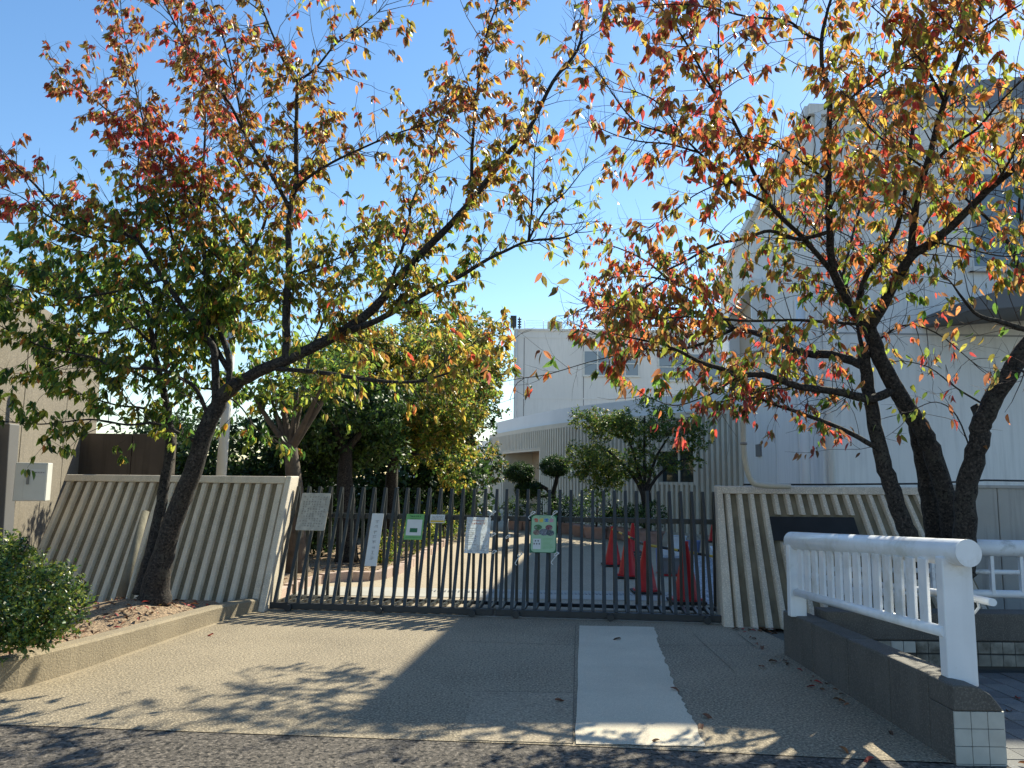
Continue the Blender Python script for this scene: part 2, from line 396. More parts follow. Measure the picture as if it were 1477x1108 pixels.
# ------------------------------------------------------------------ battered ribbed walls
def ribbed_wall(name, label, base, top, nrib, ribw, M_rib, M_slab, depth_dir, skip=(), cap=0.07, t_base=0.34, t_top=0.14, proud=0.06, zspan=None, gaps=None, edge=0.0):
    """base/top: (left point, right point) of the face; ribs run base->top, evenly from end to end"""
    B0, B1 = map(Vector, base); T0, T1 = map(Vector, top); dd = Vector(depth_dir)
    root = thing(name, label, 'wall', (B0 + B1) / 2)
    mb = MB()
    bk = lambda p, t: p + dd * t
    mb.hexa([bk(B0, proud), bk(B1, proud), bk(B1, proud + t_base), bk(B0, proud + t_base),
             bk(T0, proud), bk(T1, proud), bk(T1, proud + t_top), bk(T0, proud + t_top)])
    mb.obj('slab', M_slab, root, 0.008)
    mb = MB()   # coping along the top and end cheeks, flush with the rib faces
    def at(s, h): return B0.lerp(B1, s).lerp(T0.lerp(T1, s), h)
    L = (T1 - T0).length
    h1 = 1 - cap / (T0 - B0).length
    e = Vector((0, 0, 0.025))
    mb.hexa([at(0, h1) - dd*.004, at(1, h1) - dd*.004, bk(at(1, h1), proud + 0.1), bk(at(0, h1), proud + 0.1),
             T0 - dd*.004 + e, T1 - dd*.004 + e, bk(T1, proud + t_top + 0.02) + e, bk(T0, proud + t_top + 0.02) + e])
    mb.obj('coping', M_rib, root, 0.012)
    for i in range(nrib):
        s0 = (i + 0.5 - ribw / 2) / nrib; s1 = (i + 0.5 + ribw / 2) / nrib
        if i == 0 and edge < 0: s0 = 0.001
        if i == nrib - 1 and edge > 0: s1 = 0.999
        spans = gaps(i, (s0 + s1) / 2) if gaps else [(0.0, h1 - 0.008)]
        for (ha, hb) in spans:
            mb = MB(); sh = 0.18 * (s1 - s0)   # faces taper a little towards the front
            mb.add([at(s0 + sh, ha) + dd*.0, at(s1 - sh, ha), bk(at(s1, ha), proud + 0.003), bk(at(s0, ha), proud + 0.003),
                    at(s0 + sh, hb), at(s1 - sh, hb), bk(at(s1, hb + 0.02 if hb < 0.95 else hb), proud + 0.003), bk(at(s0, hb + 0.02 if hb < 0.95 else hb), proud + 0.003)],
                   [(3,2,1,0),(4,5,6,7),(0,1,5,4),(1,2,6,5),(2,3,7,6),(3,0,4,7)])
            mb.obj('rib', M_rib, root, 0.006)
    return root
LB0, LB1 = P(18, 872, 9.85), Vector((-3.075, 9.64, -0.02))
LB0.z = 0.1
LT0, LT1 = P(95, 687, 10.45), P(412, 690, 10.25)
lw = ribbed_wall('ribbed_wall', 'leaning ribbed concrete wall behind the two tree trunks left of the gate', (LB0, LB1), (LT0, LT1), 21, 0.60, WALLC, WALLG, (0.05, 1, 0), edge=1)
# its end cheek beside the gate
mb = MB()
dd = Vector((0.05, 1, 0))
b0, t0 = LB1, LT1
mb.hexa([b0 + Vector((0.002, -0.01, 0)), b0 + Vector((0.085, 0.0, 0)), b0 + Vector((0.12, 0.55, 0)), b0 + Vector((0.0, 0.55, 0)),
         t0 + Vector((0.002, -0.01, .03)), t0 + Vector((0.075, 0.0, .03)), t0 + Vector((0.10, 0.30, .03)), t0 + Vector((0.0, 0.30, .03))])
mb.obj('end_post', WALLC, lw, 0.015)

RB0, RB1 = Vector((2.552, 9.0, -0.02)), Vector((5.62, 9.0, -0.02))
RT0, RT1 = P(1041, 704, 9.62), P(1345, 706, 9.58)
NR = 18
PL0, PL1 = 0.20, 0.585        # the name plate's place along the wall
def rgaps(i, s):
    if PL0 - 0.005 < s < PL1: return [(0.0, 0.585), (0.80, 0.955)]
    return [(0.0, 0.955)]
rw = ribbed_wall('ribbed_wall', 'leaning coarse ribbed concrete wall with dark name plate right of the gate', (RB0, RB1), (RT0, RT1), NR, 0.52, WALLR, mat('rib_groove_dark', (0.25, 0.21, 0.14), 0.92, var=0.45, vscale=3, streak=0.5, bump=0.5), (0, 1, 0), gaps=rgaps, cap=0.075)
mb = MB()
def rat(s, h): return RB0.lerp(RB1, s).lerp(RT0.lerp(RT1, s), h)
d = Vector((0, 1, 0))
mb.hexa([rat(PL0, .61) + d*.005, rat(PL1, .61) + d*.005, rat(PL1, .61) + d*.09, rat(PL0, .61) + d*.09,
         rat(PL0, .785) + d*.005, rat(PL1, .785) + d*.005, rat(PL1, .785) + d*.09, rat(PL0, .785) + d*.09])
tag(mb.obj('name_plate', PLATE, None, 0.004), 'dark black stone name plate set in the right ribbed wall', 'plaque')
mb = MB(); mb.hexa([rat(0, 0) + Vector((-.10, .03, 0)), rat(0, 0) + Vector((0.012, .012, 0)), rat(0, 0) + Vector((.012, .5, 0)), rat(0, 0) + Vector((-.06, .5, 0)),
                    rat(0, 1) + Vector((-.06, .03, .03)), rat(0, 1) + Vector((0.012, .012, .03)), rat(0, 1) + Vector((.012, .25, .03)), rat(0, 1) + Vector((-.03, .25, .03))])
mb.obj('end_post', WALLR, rw, 0.015)
# plain concrete wall running on to the right
root = thing('concrete_wall', 'plain grey concrete panel wall right of the tree trunks', 'wall', (7, 9.4, 0))
x = RT1.x - 0.02
while x < 11:
    mb = MB(); mb.box((x, 9.70, -0.05), (x + 0.89, 9.88, 1.60)); mb.obj('panel', PLAINW, root, 0.008); x += 0.9
mb = MB(); mb.box((RT1.x - .02, 9.68, 1.602), (11, 9.90, 1.64)); mb.obj('coping', PLAINW, root, 0.006)
# thin cable along the top of the right wall
mb = MB(); mb.tube([RT0 + Vector((0.3, .1, .045)), RT0.lerp(RT1, .5) + Vector((0, .1, .05)), RT1 + Vector((0, .1, .07)), Vector((6.0, 9.8, 1.70)), Vector((9, 9.8, 1.69))], 0.012, 6)
tag(mb.obj('cable', BLACK), 'thin dark cable lying along the top of the right walls', 'cable')

# ------------------------------------------------------------------ gate
GA, GB = Vector((-2.977, 9.793, 0.0)), Vector((2.557, 9.219, 0.0))
GU = (GB - GA).normalized(); GN = Vector((-GU.y, GU.x, 0)); GL = (GB - GA).length
GRZ = math.atan2(GU.y, GU.x)
H_BAR, BACK = 1.50, 0.65
def gw(u, v, z): return GA + GU * u + GN * v + Vector((0, 0, z))
vbar = MB().box((-0.018, BACK - 0.014, 0.05), (0.018, BACK + 0.014, H_BAR)).mesh('bar', GATE)
sb = MB(); sb.hexa([(-0.02, -0.012, 0.10), (0.02, -0.012, 0.10), (0.02, 0.022, 0.10), (-0.02, 0.022, 0.10),
                    (-0.018, BACK - 0.048, H_BAR + 0.012), (0.018, BACK - 0.048, H_BAR + 0.012), (0.018, BACK - 0.016, H_BAR + 0.012), (-0.018, BACK - 0.016, H_BAR + 0.012)])
sbar = sb.mesh('slanted_bar', GATE)
fb = MB().box((-0.02, 0.024, 0.055), (0.02, BACK - 0.016, 0.098)).mesh('foot', GATE)
half = 2.80
def gate_leaf(u0, u1, n, label):
    r = thing('sliding_gate', label, 'gate', gw(u0, 0, 0), 'pair of sliding gate leaves closing the school drive', GRZ)
    L = u1 - u0
    for i in range(n):
        u = 0.05 + (L - 0.1) * i / (n - 1)
        inst('bar', vbar, r, (u, 0, 0)); inst('slanted_bar', sbar, r, (u + 0.002, 0, 0)); inst('foot', fb, r, (u, 0, 0))
    for nm, lo, hi, M in (('bottom_rail', (0, -0.035, 0.02), (L, 0.03, 0.094), GATED),
                          ('top_rail', (0, BACK + 0.0145, 1.10), (L, BACK + 0.045, 1.165), GATE),
                          ('back_rail', (0, BACK + 0.0145, 0.03), (L, BACK + 0.05, 0.075), GATED)):
        MB().box(lo, hi).obj(nm, M, r, 0.004, False)
    for u in (0.25, L * 0.5, L - 0.25):
        w = MB(); w.tube([(u, -0.028, 0.042), (u, 0.024, 0.042)], 0.042, 14)
        o = w.obj('wheel', GATED, r, 0, False); o.location = (0, -0.06, 0)
    return r
gl1 = gate_leaf(0.02, half, 19, 'left leaf of the grey barred sliding gate, hung with four notices')
gl2 = gate_leaf(half + 0.03, GL, 20, 'right leaf of the grey barred sliding gate, in front of the cones')
mb = MB(); mb.bar(gw(-0.1, 0, 0.004), gw(GL + 0.1, 0, 0.004), 0.05, 0.012); tag(mb.obj('gate_rail', STEEL), 'steel floor rail under the sliding gate', 'rail')
# bolt with hanging lock at the meeting stiles
root = thing('padlock_chain', 'small rusty hanging lock on the gate bars beside the white poster', 'lock', gw(half + .12, .4, 1.0))
mb = MB(); mb.box((-.018, -.012, -.05), (.018, .012, .02)); o = mb.obj('lock_body', mat('rust', (0.20, 0.09, 0.05), 0.7, var=0.4, vscale=30), root, .004, False); o.location = (0, 0, -.1)
mb = MB(); mb.tube([(0, 0, -.08), (.006, 0, 0), (-.004, 0, .06), (.004, 0.01, .14)], 0.008, 6); mb.obj('chain', STEEL, root, 0, False)

# ------------------------------------------------------------------ signs hung on the sloping bars
SL = Vector((0, 0, 1)) * (H_BAR - 0.1) + GN * (BACK - 0.04); SLEN = SL.length; SL.normalize()
SNRM = GU.cross(SL).normalized()
if SNRM.y > 0: SNRM = -SNRM
P0 = gw(0, -0.03, 0.10) + SNRM * 0.012
def sign_root(name, label, px, py, wpx, hpx):
    c = on_plane(px, py, P0, SNRM)
    wl_, wr_ = on_plane(px - wpx/2, py, P0, SNRM), on_plane(px + wpx/2, py, P0, SNRM)
    tp, bt = on_plane(px, py - hpx/2, P0, SNRM), on_plane(px, py + hpx/2, P0, SNRM)
    w, h = abs((wr_ - wl_).dot(GU)), abs((tp - bt).dot(SL))
    r = thing(name, label, 'sign', c)
    M = Matrix((GU, SL, -(-SNRM))).transposed().to_4x4(); M.translation = c
    r.matrix_basis = M
    return r, w, h
def panel(r, name, x0, y0, x1, y1, M, z=0.004, th=0.003, bev=0.0):
    o = MB().box((x0, y0, z - th), (x1, y1, z)).obj(name, M, r, bev, False); return o
def glyphs(mb, x, y, s, z):     # one unreadable character: a few short strokes in a square
    for _ in range(random.randint(4, 6)):
        if random.random() < 0.55:
            yy = y + random.uniform(.1, .9) * s; a = random.uniform(0, .3) * s
            mb.box((x + a, yy, z), (x + s * random.uniform(.7, 1), yy + s*.11, z + .0012))
        else:
            xx = x + random.uniform(.1, .85) * s; a = random.uniform(0, .35) * s
            mb.box((xx, y + a, z + .0003), (xx + s*.11, y + s * random.uniform(.7, 1), z + .0015))
def text_cols(r, name, M, x0, x1, y0, y1, nc, nr, z, fill=.75, keep=1.0):
    mb = MB(); cw, chh = (x1-x0)/nc, (y1-y0)/nr; s = min(cw, chh) * fill
    for i in range(nc):
        for j in range(nr):
            if random.random() < keep: glyphs(mb, x0 + cw*(i+.5) - s/2, y0 + chh*(j+.5) - s/2, s, z)
    return tag(mb.obj(name, M, r, 0, False), kind='stuff')
def rounded(r, name, w, h, rad, M, z, th):
    pts = []
    for cx, cy, a0 in ((w/2-rad, h/2-rad, 0), (-w/2+rad, h/2-rad, 90), (-w/2+rad, -h/2+rad, 180), (w/2-rad, -h/2+rad, 270)):
        for k in range(5):
            a = math.radians(a0 + 90*k/4); pts.append((cx + rad*math.cos(a), cy + rad*math.sin(a)))
    return MB().prism(pts, 'z', z - th, z).obj(name, M, r, 0, False)
# 1 weathered board
r, w, h = sign_root('notice_board', 'weathered grey notice board with faded text, leftmost on the gate', 452, 738, 42, 54)
rounded(r, 'board', w, h, 0.02, OLDPAPER, 0.004, 0.006)
text_cols(r, 'lettering', mat('worn_ink', (0.24, 0.23, 0.21), .8), -w*.42, w*.42, -h*.42, h*.42, 9, 13, 0.0045, .8, .72)
# 2 tall white board
r, w, h = sign_root('banner_board', 'tall narrow white board with faint vertical text on the gate', 540, 778, 17, 76)
panel(r, 'board', -w/2, -h/2, w/2, h/2, PAPER, .004, .006)
text_cols(r, 'lettering', PALEINK, -w*.2, w*.2, -h*.40, h*.38, 1, 8, 0.0045, .9)
# 3 green notice
r, w, h = sign_root('green_notice', 'small bright green notice with white middle on the gate bars', 597.5, 760, 26, 37)
panel(r, 'board', -w/2, -h/2, w/2, h/2, GREENP, .004, .006)
panel(r, 'white_panel', -w*.42, -h*.34, w*.42, h*.28, PAPER, .0055, .001)
panel(r, 'green_band', -w*.22, -h*.22, w*.2, -h*.06, DKGREEN, .0075, .0012)
text_cols(r, 'lettering', DKGREEN, -w*.33, w*.33, h*.35, h*.46, 6, 1, .0045, .95)
text_cols(r, 'small_lettering', DKGREEN, -w*.28, w*.3, h*.285, h*.335, 9, 1, .0046, .9)
text_cols(r, 'bottom_lettering', DKGREEN, -w*.42, w*.42, -h*.45, -h*.37, 12, 1, .0046, .8)
# 4 small yellow edged notice
r, w, h = sign_root('small_notice', 'small white notice with yellow strip, between green notice and white poster', 631, 748.5, 21, 12)
panel(r, 'board', -w/2, -h/2, w/2, h/2, PAPER, .004, .004)
panel(r, 'yellow_strip', -w*.46, -h*.42, w*.46, -h*.2, YELLOW, .0055, .001)
text_cols(r, 'lettering', INK, -w*.42, w*.42, -h*.16, h*.38, 9, 3, .0045, .85)
# 5 white poster in a clear sleeve
POSTER = leaf_mat('poster_sheet', True, 0.45, 0.5)
r, w, h = sign_root('school_poster', 'white poster with red heading in a clear sleeve on the gate', 689, 772, 35, 52)
o = panel(r, 'sheet', -w/2, -h/2, w/2, h/2, POSTER, .004, .0015); o.color = (0.66, 0.69, 0.71, 1)
text_cols(r, 'heading', REDINK, -w*.26, w*.24, h*.36, h*.44, 9, 1, .0045, .95)
text_cols(r, 'second_heading', REDINK, -w*.3, w*.28, h*.26, h*.37, 7, 1, .0045, 1.0)
text_cols(r, 'lettering', mat('blue_ink', (0.10, 0.17, 0.33), .6), -w*.14, -w*.04, -h*.25, h*.0, 1, 4, .0045, .8, .8)
text_cols(r, 'right_lettering', mat('grey_ink', (0.22, 0.25, 0.30), .6), w*.2, w*.3, -h*.2, h*.02, 1, 4, .0045, .8, .6)
mb = MB()
for i in range(9): mb.box((-w*.42, h*(.17 - .055*i), .0045), (w*random.uniform(-.2, -.05), h*(.178 - .055*i), .0052))
for i in range(6): mb.box((0, -h*(.28 + .03*i), .0045), (w*random.uniform(.2, .42), -h*(.272 + .03*i), .0052))
tag(mb.obj('ruled_lines', PALEINK, r, 0, False), kind='stuff')
# 6 green poster with photographs
r, w, h = sign_root('green_poster', 'pale green poster with four coloured heading characters and round photographs', 784, 770, 35, 53)
rounded(r, 'backing', w*1.07, h*1.02, 0.005, DKGREEN, .002, .004)
rounded(r, 'sheet', w, h, 0.05, PALEGREEN, .0045, .002)
for i, c in enumerate(((.62, .08, .05), (.70, .48, .05), (.04, .16, .52), (.62, .22, .42))):
    M = mat('heading_colour_%s' % 'abcd'[i], c, .5)
    o = text_cols(r, 'heading', M, -w*.43 + w*.215*i, -w*.23 + w*.215*i, h*.29, h*.43, 1, 1, .005, 1.0); 
    text_cols(r, 'heading', M, -w*.43 + w*.215*i, -w*.23 + w*.215*i, h*.29, h*.43, 1, 1, .0051, .95)
text_cols(r, 'title', INK, -w*.22, w*.25, h*.44, h*.475, 10, 1, .005, .9)
def disc(r, name, cx, cy, a, b, M, z):
    pts = [(cx + a*math.cos(t*math.pi/8), cy + b*math.sin(t*math.pi/8)) for t in range(16)]
    return MB().prism(pts, 'z', z - .001, z).obj(name, M, r, 0, False)
ph = [mat('photo_%s' % s, c, .5, var=.8, vscale=60, blotch=(.35, .33, .32)) for s, c in (('green', (.10, .22, .08)), ('rose', (.28, .10, .12)), ('tan', (.32, .22, .17)), ('grey', (.22, .25, .30)), ('dark', (.10, .13, .15)))]
for i, (cx, cy, a, b) in enumerate(((-.24, .17, .17, .075), (.22, .17, .15, .075), (-.28, .03, .16, .075), (.02, .04, .2, .095), (.28, .02, .16, .08))):
    disc(r, 'round_photo', w*cx, h*cy, w*a, h*b, ph[i], .006 + .0006*i)
panel(r, 'white_box', -w*.42, -h*.42, -w*.1, -h*.14, PAPER, .0065, .001)
for x, y in ((-.32, -.2), (-.21, -.2), (-.37, -.28), (-.265, -.28), (-.16, -.28)): disc(r, 'figure', w*x, h*y, w*.028, h*.022, INK, .0085)
mb = MB()
for i in range(9): mb.box((w*-.03, -h*(.13 + .035*i), .005), (w*random.uniform(.25, .42), -h*(.124 + .035*i), .0056))
tag(mb.obj('text_lines', GREENP, r, 0, False), kind='stuff')
# rope ties round the posters
def tie(label, pts, rr=0.006):
    mb = MB(); mb.tube(smooth_path(pts, 4), rr, 6); tag(mb.obj('rope_tie', ROPE), label, 'rope', 'white rope ties holding the posters')
for px, py, lb in ((712, 740, 'white rope tie at the top right corner of the white poster'), (769, 741, 'knotted white rope tie at the top left of the green poster'),
                   (801, 740, 'knotted white rope tie at the top right of the green poster'), (713, 797, 'white rope tie below the white poster'),
                   (803, 800, 'frayed white rope hanging below the green poster'), (712, 772, 'white rope wound on the bar right of the white poster'),
                   (733, 775, 'white rope wound on a bar between the two posters'), (750, 801, 'white rope wound low on a bar left of the green poster')):
    c = on_plane(px, py, P0, SNRM) + SNRM * .012
    a = [c + GU*.028*math.cos(t) + SL*(.02*math.sin(t*1.3)) + SNRM*.012*math.sin(t) for t in np.linspace(0, 7.5, 9)]
    if py < 745 or py > 798: a.append(c + GU*random.uniform(-.07, -.04) + SL*(-.05 if py < 745 else -.1)); a.append(a[-1] - SL*.03 + GU*.02)
    tie(lb, a, .0055)

# ------------------------------------------------------------------ white railing on the granite base
root = thing('granite_wall', 'low dark granite wall with rounded end right of the driveway', 'wall', (2.7, 5.9, 0))
WX = 2.66
ys = [7.69, 6.97, 6.25, 5.58, 5.065]
for y1, y0 in zip(ys[:-1], ys[1:]):
    z1, z0 = .41 + .045*(7.69 - y1)/2.7, .41 + .045*(7.69 - y0)/2.7
    mb = MB(); mb.hexa([(WX, y0 + .003, -.05), (WX + .2, y0 + .003, -.05), (WX + .2, y1 - .003, -.05), (WX, y1 - .003, -.05),
                        (WX, y0 + .003, z0), (WX + .2, y0 + .003, z0), (WX + .2, y1 - .003, z1), (WX, y1 - .003, z1)])
    mb.obj('stone', GRANITE, root, 0.012)
prof = [(WX, .305), (WX + .30, .305), (WX + .27, .345), (WX + .225, .40), (WX + .165, .438), (WX + .09, .453), (WX + .02, .453), (WX, .447)]
mb = MB().prism(prof, 'y', 4.785, 5.063); mb.obj('end_stone', GRANITE, root, 0.008)
mb = MB().box((WX - .001, 4.805, -.05), (WX + .03, 5.062, .304)); mb.obj('stone', GRANITE, root, 0.004)
core = MB().box((WX + .032, 4.80, -.05), (WX + .296, 5.05, .301)); core.obj('core', GROUT, root)
tm = MB().box((-.048, -.012, -.048), (.048, .0, .048)).mesh('tile', TILE)
for i in range(3):
    for j in range(4):
        o = inst('tile', tm, root); o.matrix_parent_inverse = wmat(root).inverted()
        o.location = (WX + .05 + .1*i, 4.80, .253 - .1*j)
        o2 = inst('tile', tm, root); o2.matrix_parent_inverse = wmat(root).inverted()
        if i < 2: o2.location = (WX + .296 + .012, 4.85 + .1*i, .253 - .1*j); o2.rotation_euler = (0, 0, math.pi/2); o2.location.x = WX + .297
        else: bpy.data.objects.remove(o2)

root = thing('white_railing', 'thick white tubular railing with flat balusters on the granite wall', 'railing', (2.7, 5.8, .4))
A, Bp = Vector((2.835, 4.85, 1.225)), Vector((2.685, 7.45, 1.095))
mb = MB(); mb.tube([A, A.lerp(Bp, .5), Bp], .083, 28); mb.obj('top_rail', WHITE, root, .006)
mb = MB(); mb.tube([A + (A-Bp).normalized()*.003, A.lerp(Bp, -.004)], [.0845, .0845], 28); mb.obj('end_cap', WHITE, root)
def rail_at(y): return A.lerp(Bp, (A.y - y) / (A.y - Bp.y))
lo_a, lo_b = Vector((2.745, 4.98, .725)), Vector((2.67, 7.32, .63))
mb = MB(); mb.tube([lo_a, lo_b], .036, 16); mb.obj('lower_rail', WHITE, root)
def low_at(y): return lo_a.lerp(lo_b, (lo_a.y - y) / (lo_a.y - lo_b.y))
for y, zb, ww in ((5.0, .40, .1), (7.38, .405, .08)):
    p = rail_at(y); mb = MB(); mb.box((p.x - ww*.95, y - .045, zb), (p.x + ww*.95, y + .045, p.z - .03)); mb.obj('post', WHITE, root, .01)
for i in range(14):
    y = 5.2 + i * 0.155
    a, b = low_at(y), rail_at(y); mb = MB(); mb.box((a.x - .011, y - .053, a.z + .01), (a.x + .011, y + .053, b.z - .05)); mb.obj('baluster', WHITE, root, .004)
# second railing behind, across the back of the paved corner
root = thing('back_railing', 'worn white pipe railing crossing behind the thick white railing', 'railing', (4.5, 7.0, .4))
mb = MB(); mb.tube([(2.95, 7.22, 1.08), (7.5, 7.1, 1.05)], .075, 20); mb.obj('top_rail', WHITEW, root)
mb = MB(); mb.tube([(2.9, 7.22, .86), (7.5, 7.12, .84)], .022, 10); mb.obj('middle_rail', WHITEW, root)
mb = MB(); mb.tube([(2.9, 7.22, .665), (7.5, 7.12, .645)], .036, 14); mb.obj('lower_rail', WHITEW, root)
for i in range(16):
    x = 3.05 + .27*i; mb = MB(); mb.box((x - .015, 7.15, .65), (x + .015, 7.19, 1.0)); mb.obj('baluster', WHITEW, root)
root = thing('pipe_handrail', 'short white pipe with a round end poking out beside the railing post', 'handrail', (3.3, 5.4, .8))
pa, pb_ = P(1380, 858, 5.6), P(1432, 869, 4.95)
mb = MB(); mb.tube([P(1150, 828, 7.5), pa, pb_], .024, 14); mb.obj('pipe', WHITEW, root)
mb = MB(); mb.tube([P(1405, 885, 5.2), P(1412, 876, 5.2), pa.lerp(pb_, .6)], .009, 8); mb.obj('bracket', WHITEW, root)
root = thing('stone_kerb_wall', 'dark stone band over two rows of stained square tiles behind the railing', 'wall', (5, 7.1, 0))
mb = MB(); mb.box((2.87, 7.18, .238), (8, 7.45, .483)); mb.obj('stone_band', GRANITE, root, .012)
mb = MB(); mb.box((2.87, 7.192, -.05), (8, 7.4, .235)); mb.obj('core', GROUT, root)
tm2 = MB().box((-.053, -.014, -.048), (.053, .0, .048)).mesh('tile', TILED); tm3 = MB().box((-.053, -.014, -.048), (.053, .0, .048)).mesh('tile', TILE)
for i in range(32):
    for j in range(2):
        o = inst('tile', tm3 if (i in (5, 6) and j == 0) or (i == 5) else tm2, root); o.matrix_parent_inverse = wmat(root).inverted()
        o.location = (2.95 + .112*i, 7.192, .182 - .112*j)
pv = thing('paved_corner', None, None, (4, 5.5, -.02), kind='structure')
mb = MB(); mb.box((2.87, 4.6, -.06), (8, 7.19, -.018)); mb.obj('bed', GROUT, pv)
pm = [MB().box((-.094, -.094, -.03), (.094, .094, .0)).mesh('paver', mat('paver_%s' % k, tuple(v * .8 for v in c), .9, var=.3, vscale=4, speck=.25, bump=.4)) for k, c in (('grey', (.22, .22, .215)), ('dark', (.17, .17, .17)), ('pale', (.26, .255, .24)))]
for i in range(12):
    for j in range(13):
        o = inst('paver', random.choice(pm), pv); o.matrix_parent_inverse = wmat(pv).inverted()
        o.location = (3.06 + .195*i, 4.6 + .195*j, random.uniform(-.004, .002))

# ------------------------------------------------------------------ left side: old wall, box, posts
root = thing('tall_concrete_wall', 'tall sunlit old concrete wall at the left edge of the photo', 'wall', (-7, 12, 0))
Wn, Wf = Vector((-5.9, 8.2, 0)), Vector((-7.55, 14.0, 0))
nn = Vector((-.96, -.28, 0)) * .35
for k in range(3):
    a, b = Wn.lerp(Wf, k/3 + .002), Wn.lerp(Wf, (k+1)/3 - .002); hz = Vector((0, 0, 3.95))
    mb = MB(); mb.hexa([a, b, b + nn, a + nn, a + hz, b + hz, b + nn + hz, a + nn + hz]); mb.obj('panel', OLDC, root, .01)
root = thing('brown_wall', 'dark brown stained wall beyond the left ribbed wall', 'wall', (-7, 13.5, 0))
for x0, x1 in ((-9.5, -7.72), (-7.71, -6.4), (-6.39, -5.75)):
    mb = MB(); mb.box((x0, 13.0, -.05), (x1, 13.25, 2.32)); mb.obj('panel', BROWNW, root, .008)
mb = MB(); mb.bar(P(10, 720, 9.3) * 1.0 + Vector((0, 0, -1.6)), P(10, 612, 9.3), .19, .19); tag(mb.obj('steel_post', DARKG, None, .01), 'square grey steel post at the left edge beside the meter box', 'post')
c = P(46, 695, 9.2)
root = thing('meter_box', 'pale grey metal box with a small label on the left wall', 'box', c)
root.rotation_euler = (0, 0, math.radians(18))
MB().box((-.17, -.06, -.225), (.17, .16, .225)).obj('case', PALEM, root, .008, False)
MB().box((-.07, -.066, -.215), (.16, -.0605, .205)).obj('door', PALEM, root, .004, False)
MB().box((.0, -.072, .07), (.15, -.067, .15)).obj('label_plate', PAPER, root, 0, False)
mb = MB()
for i in range(5): glyphs(mb, .012 + .027*i, 0.098, .022, 0)
me = mb.mesh('lettering', INK); me.transform(Matrix(((1,0,0,0),(0,0,-1,-.0725),(0,1,0,0),(0,0,0,1)))); tag(inst('lettering', me, root), kind='stuff')
MB().box((-.04, -.085, -.03), (-.015, -.067, .07)).obj('handle', STEEL, root, .003, False)
mb = MB(); mb.tube([P(210, 738, 9.45), P(172, 868, 8.95)], [.042, .055], 12, jit=.05); tag(mb.obj('wooden_stake', WOOD), 'weathered round wooden stake leaning on the left ribbed wall', 'stake')
root = thing('flagpole', 'white metal pole rising behind the left ribbed wall', 'pole', (-4.4, 12, 0))
pb0, pt0 = P(318, 700, 12.0), P(342, 380, 12.0); pb0 = pb0 + (pb0 - pt0).normalized() * 1.7
mb = MB(); mb.tube([pb0, pb0.lerp(pt0, .5), pt0], [.085, .075, .06], 16); mb.obj('shaft', PALEM, root)
mb = MB(); mb.tube([pb0.lerp(pt0, .32), pb0.lerp(pt0, .33)], .088, 16); mb.obj('collar', STEEL, root)

# ------------------------------------------------------------------ buildings
# fluted pavilion, curved in plan
pc = [(-1.05, 40.0), (-.77, 38.9), (0.2, 35.7), (1.26, 32.6), (2.47, 29.8), (4.4, 26.9), (6.0, 24.4), (7.2, 22.4)]
pcs = smooth_path([Vector((x, y, 0)) for x, y in pc], 8)
acc = [0]
for a, b in zip(pcs[:-1], pcs[1:]): acc.append(acc[-1] + (b - a).length)
TOT = acc[-1]
def pcat(s):
    s = max(0, min(TOT, s))
    for i in range(len(acc) - 1):
        if acc[i+1] >= s:
            f = (s - acc[i]) / (acc[i+1] - acc[i] + 1e-9); a, b = pcs[i], pcs[i+1]
            t = (b - a).normalized(); return a.lerp(b, f), Vector((t.y, -t.x, 0)) * (1 if Vector((t.y, -t.x, 0)).y < 0 or True else -1)
def s_of_px(px):
    best = min(range(0, 1001), key=lambda k: abs(to_px(pcat(TOT*k/1000)[0] + Vector((0, 0, 1.6)))[0] - px)); return TOT * best / 1000
pav = thing('fluted_pavilion', 'low curved pavilion with fluted beige walls and white roof edge', 'building', (3, 30, 0))
nrm0 = pcat(TOT/2)[1]
sgn = 1 if nrm0.dot(Vector((-nrm0.x*0 + (0 - pcat(TOT/2)[0].x), -pcat(TOT/2)[0].y, 0))) > 0 else -1
def flute_mesh(sa, sb, z0, z1, pitch=0.21):
    mb = MB(); n = max(1, int((sb - sa) / pitch)); pts = []
    for i in range(n):
        for f, dpt in ((0, .0), (.06, .13), (.54, .13), (.60, 0)):
            s = sa + (sb - sa) * (i + f) / n; p, nn_ = pcat(s); pts.append(p + nn_ * sgn * dpt)
    pts.append(pcat(sb)[0])
    vs = [(p.x, p.y, z0) for p in pts] + [(p.x, p.y, z1) for p in pts]; k = len(pts)
    mb.add(vs, [(i, i+1, k+i+1, k+i) for i in range(k-1)]); return mb
ZW = 3.68
sd0, sd1 = s_of_px(727), s_of_px(782); sw0, sw1 = s_of_px(950), s_of_px(1007)
for sa, sb_, z0, z1 in ((0, sd0, -.05, ZW), (sd0, sd1, 2.9, ZW), (sd1, sw0, -.05, ZW), (sw0, sw1, -.05, 1.60), (sw0, sw1, 2.62, ZW), (sw1, TOT, -.05, ZW)):
    flute_mesh(sa, sb_, z0, z1).obj('fluted_wall', FLUTE, pav)
def slab_along(sa, sb_, z0, z1, off0, off1, n=24):
    mb = MB(); vs = []
    for i in range(n + 1):
        p, q = pcat(sa + (sb_ - sa)*i/n); q = q * sgn
        for o_, z in ((off0, z0), (off1, z0), (off1, z1), (off0, z1)): vs.append((p.x + q.x*o_, p.y + q.y*o_, z))
    fs = [(4*i+j, 4*i+(j+1) % 4, 4*i+4+(j+1) % 4, 4*i+4+j) for i in range(n) for j in range(4)] + [(0, 1, 2, 3), (4*n, 4*n+1, 4*n+2, 4*n+3)]
    mb.add(vs, fs); return mb
slab_along(0, TOT, ZW, ZW + .18, -.3, .10).obj('beam', FLUTE, pav)
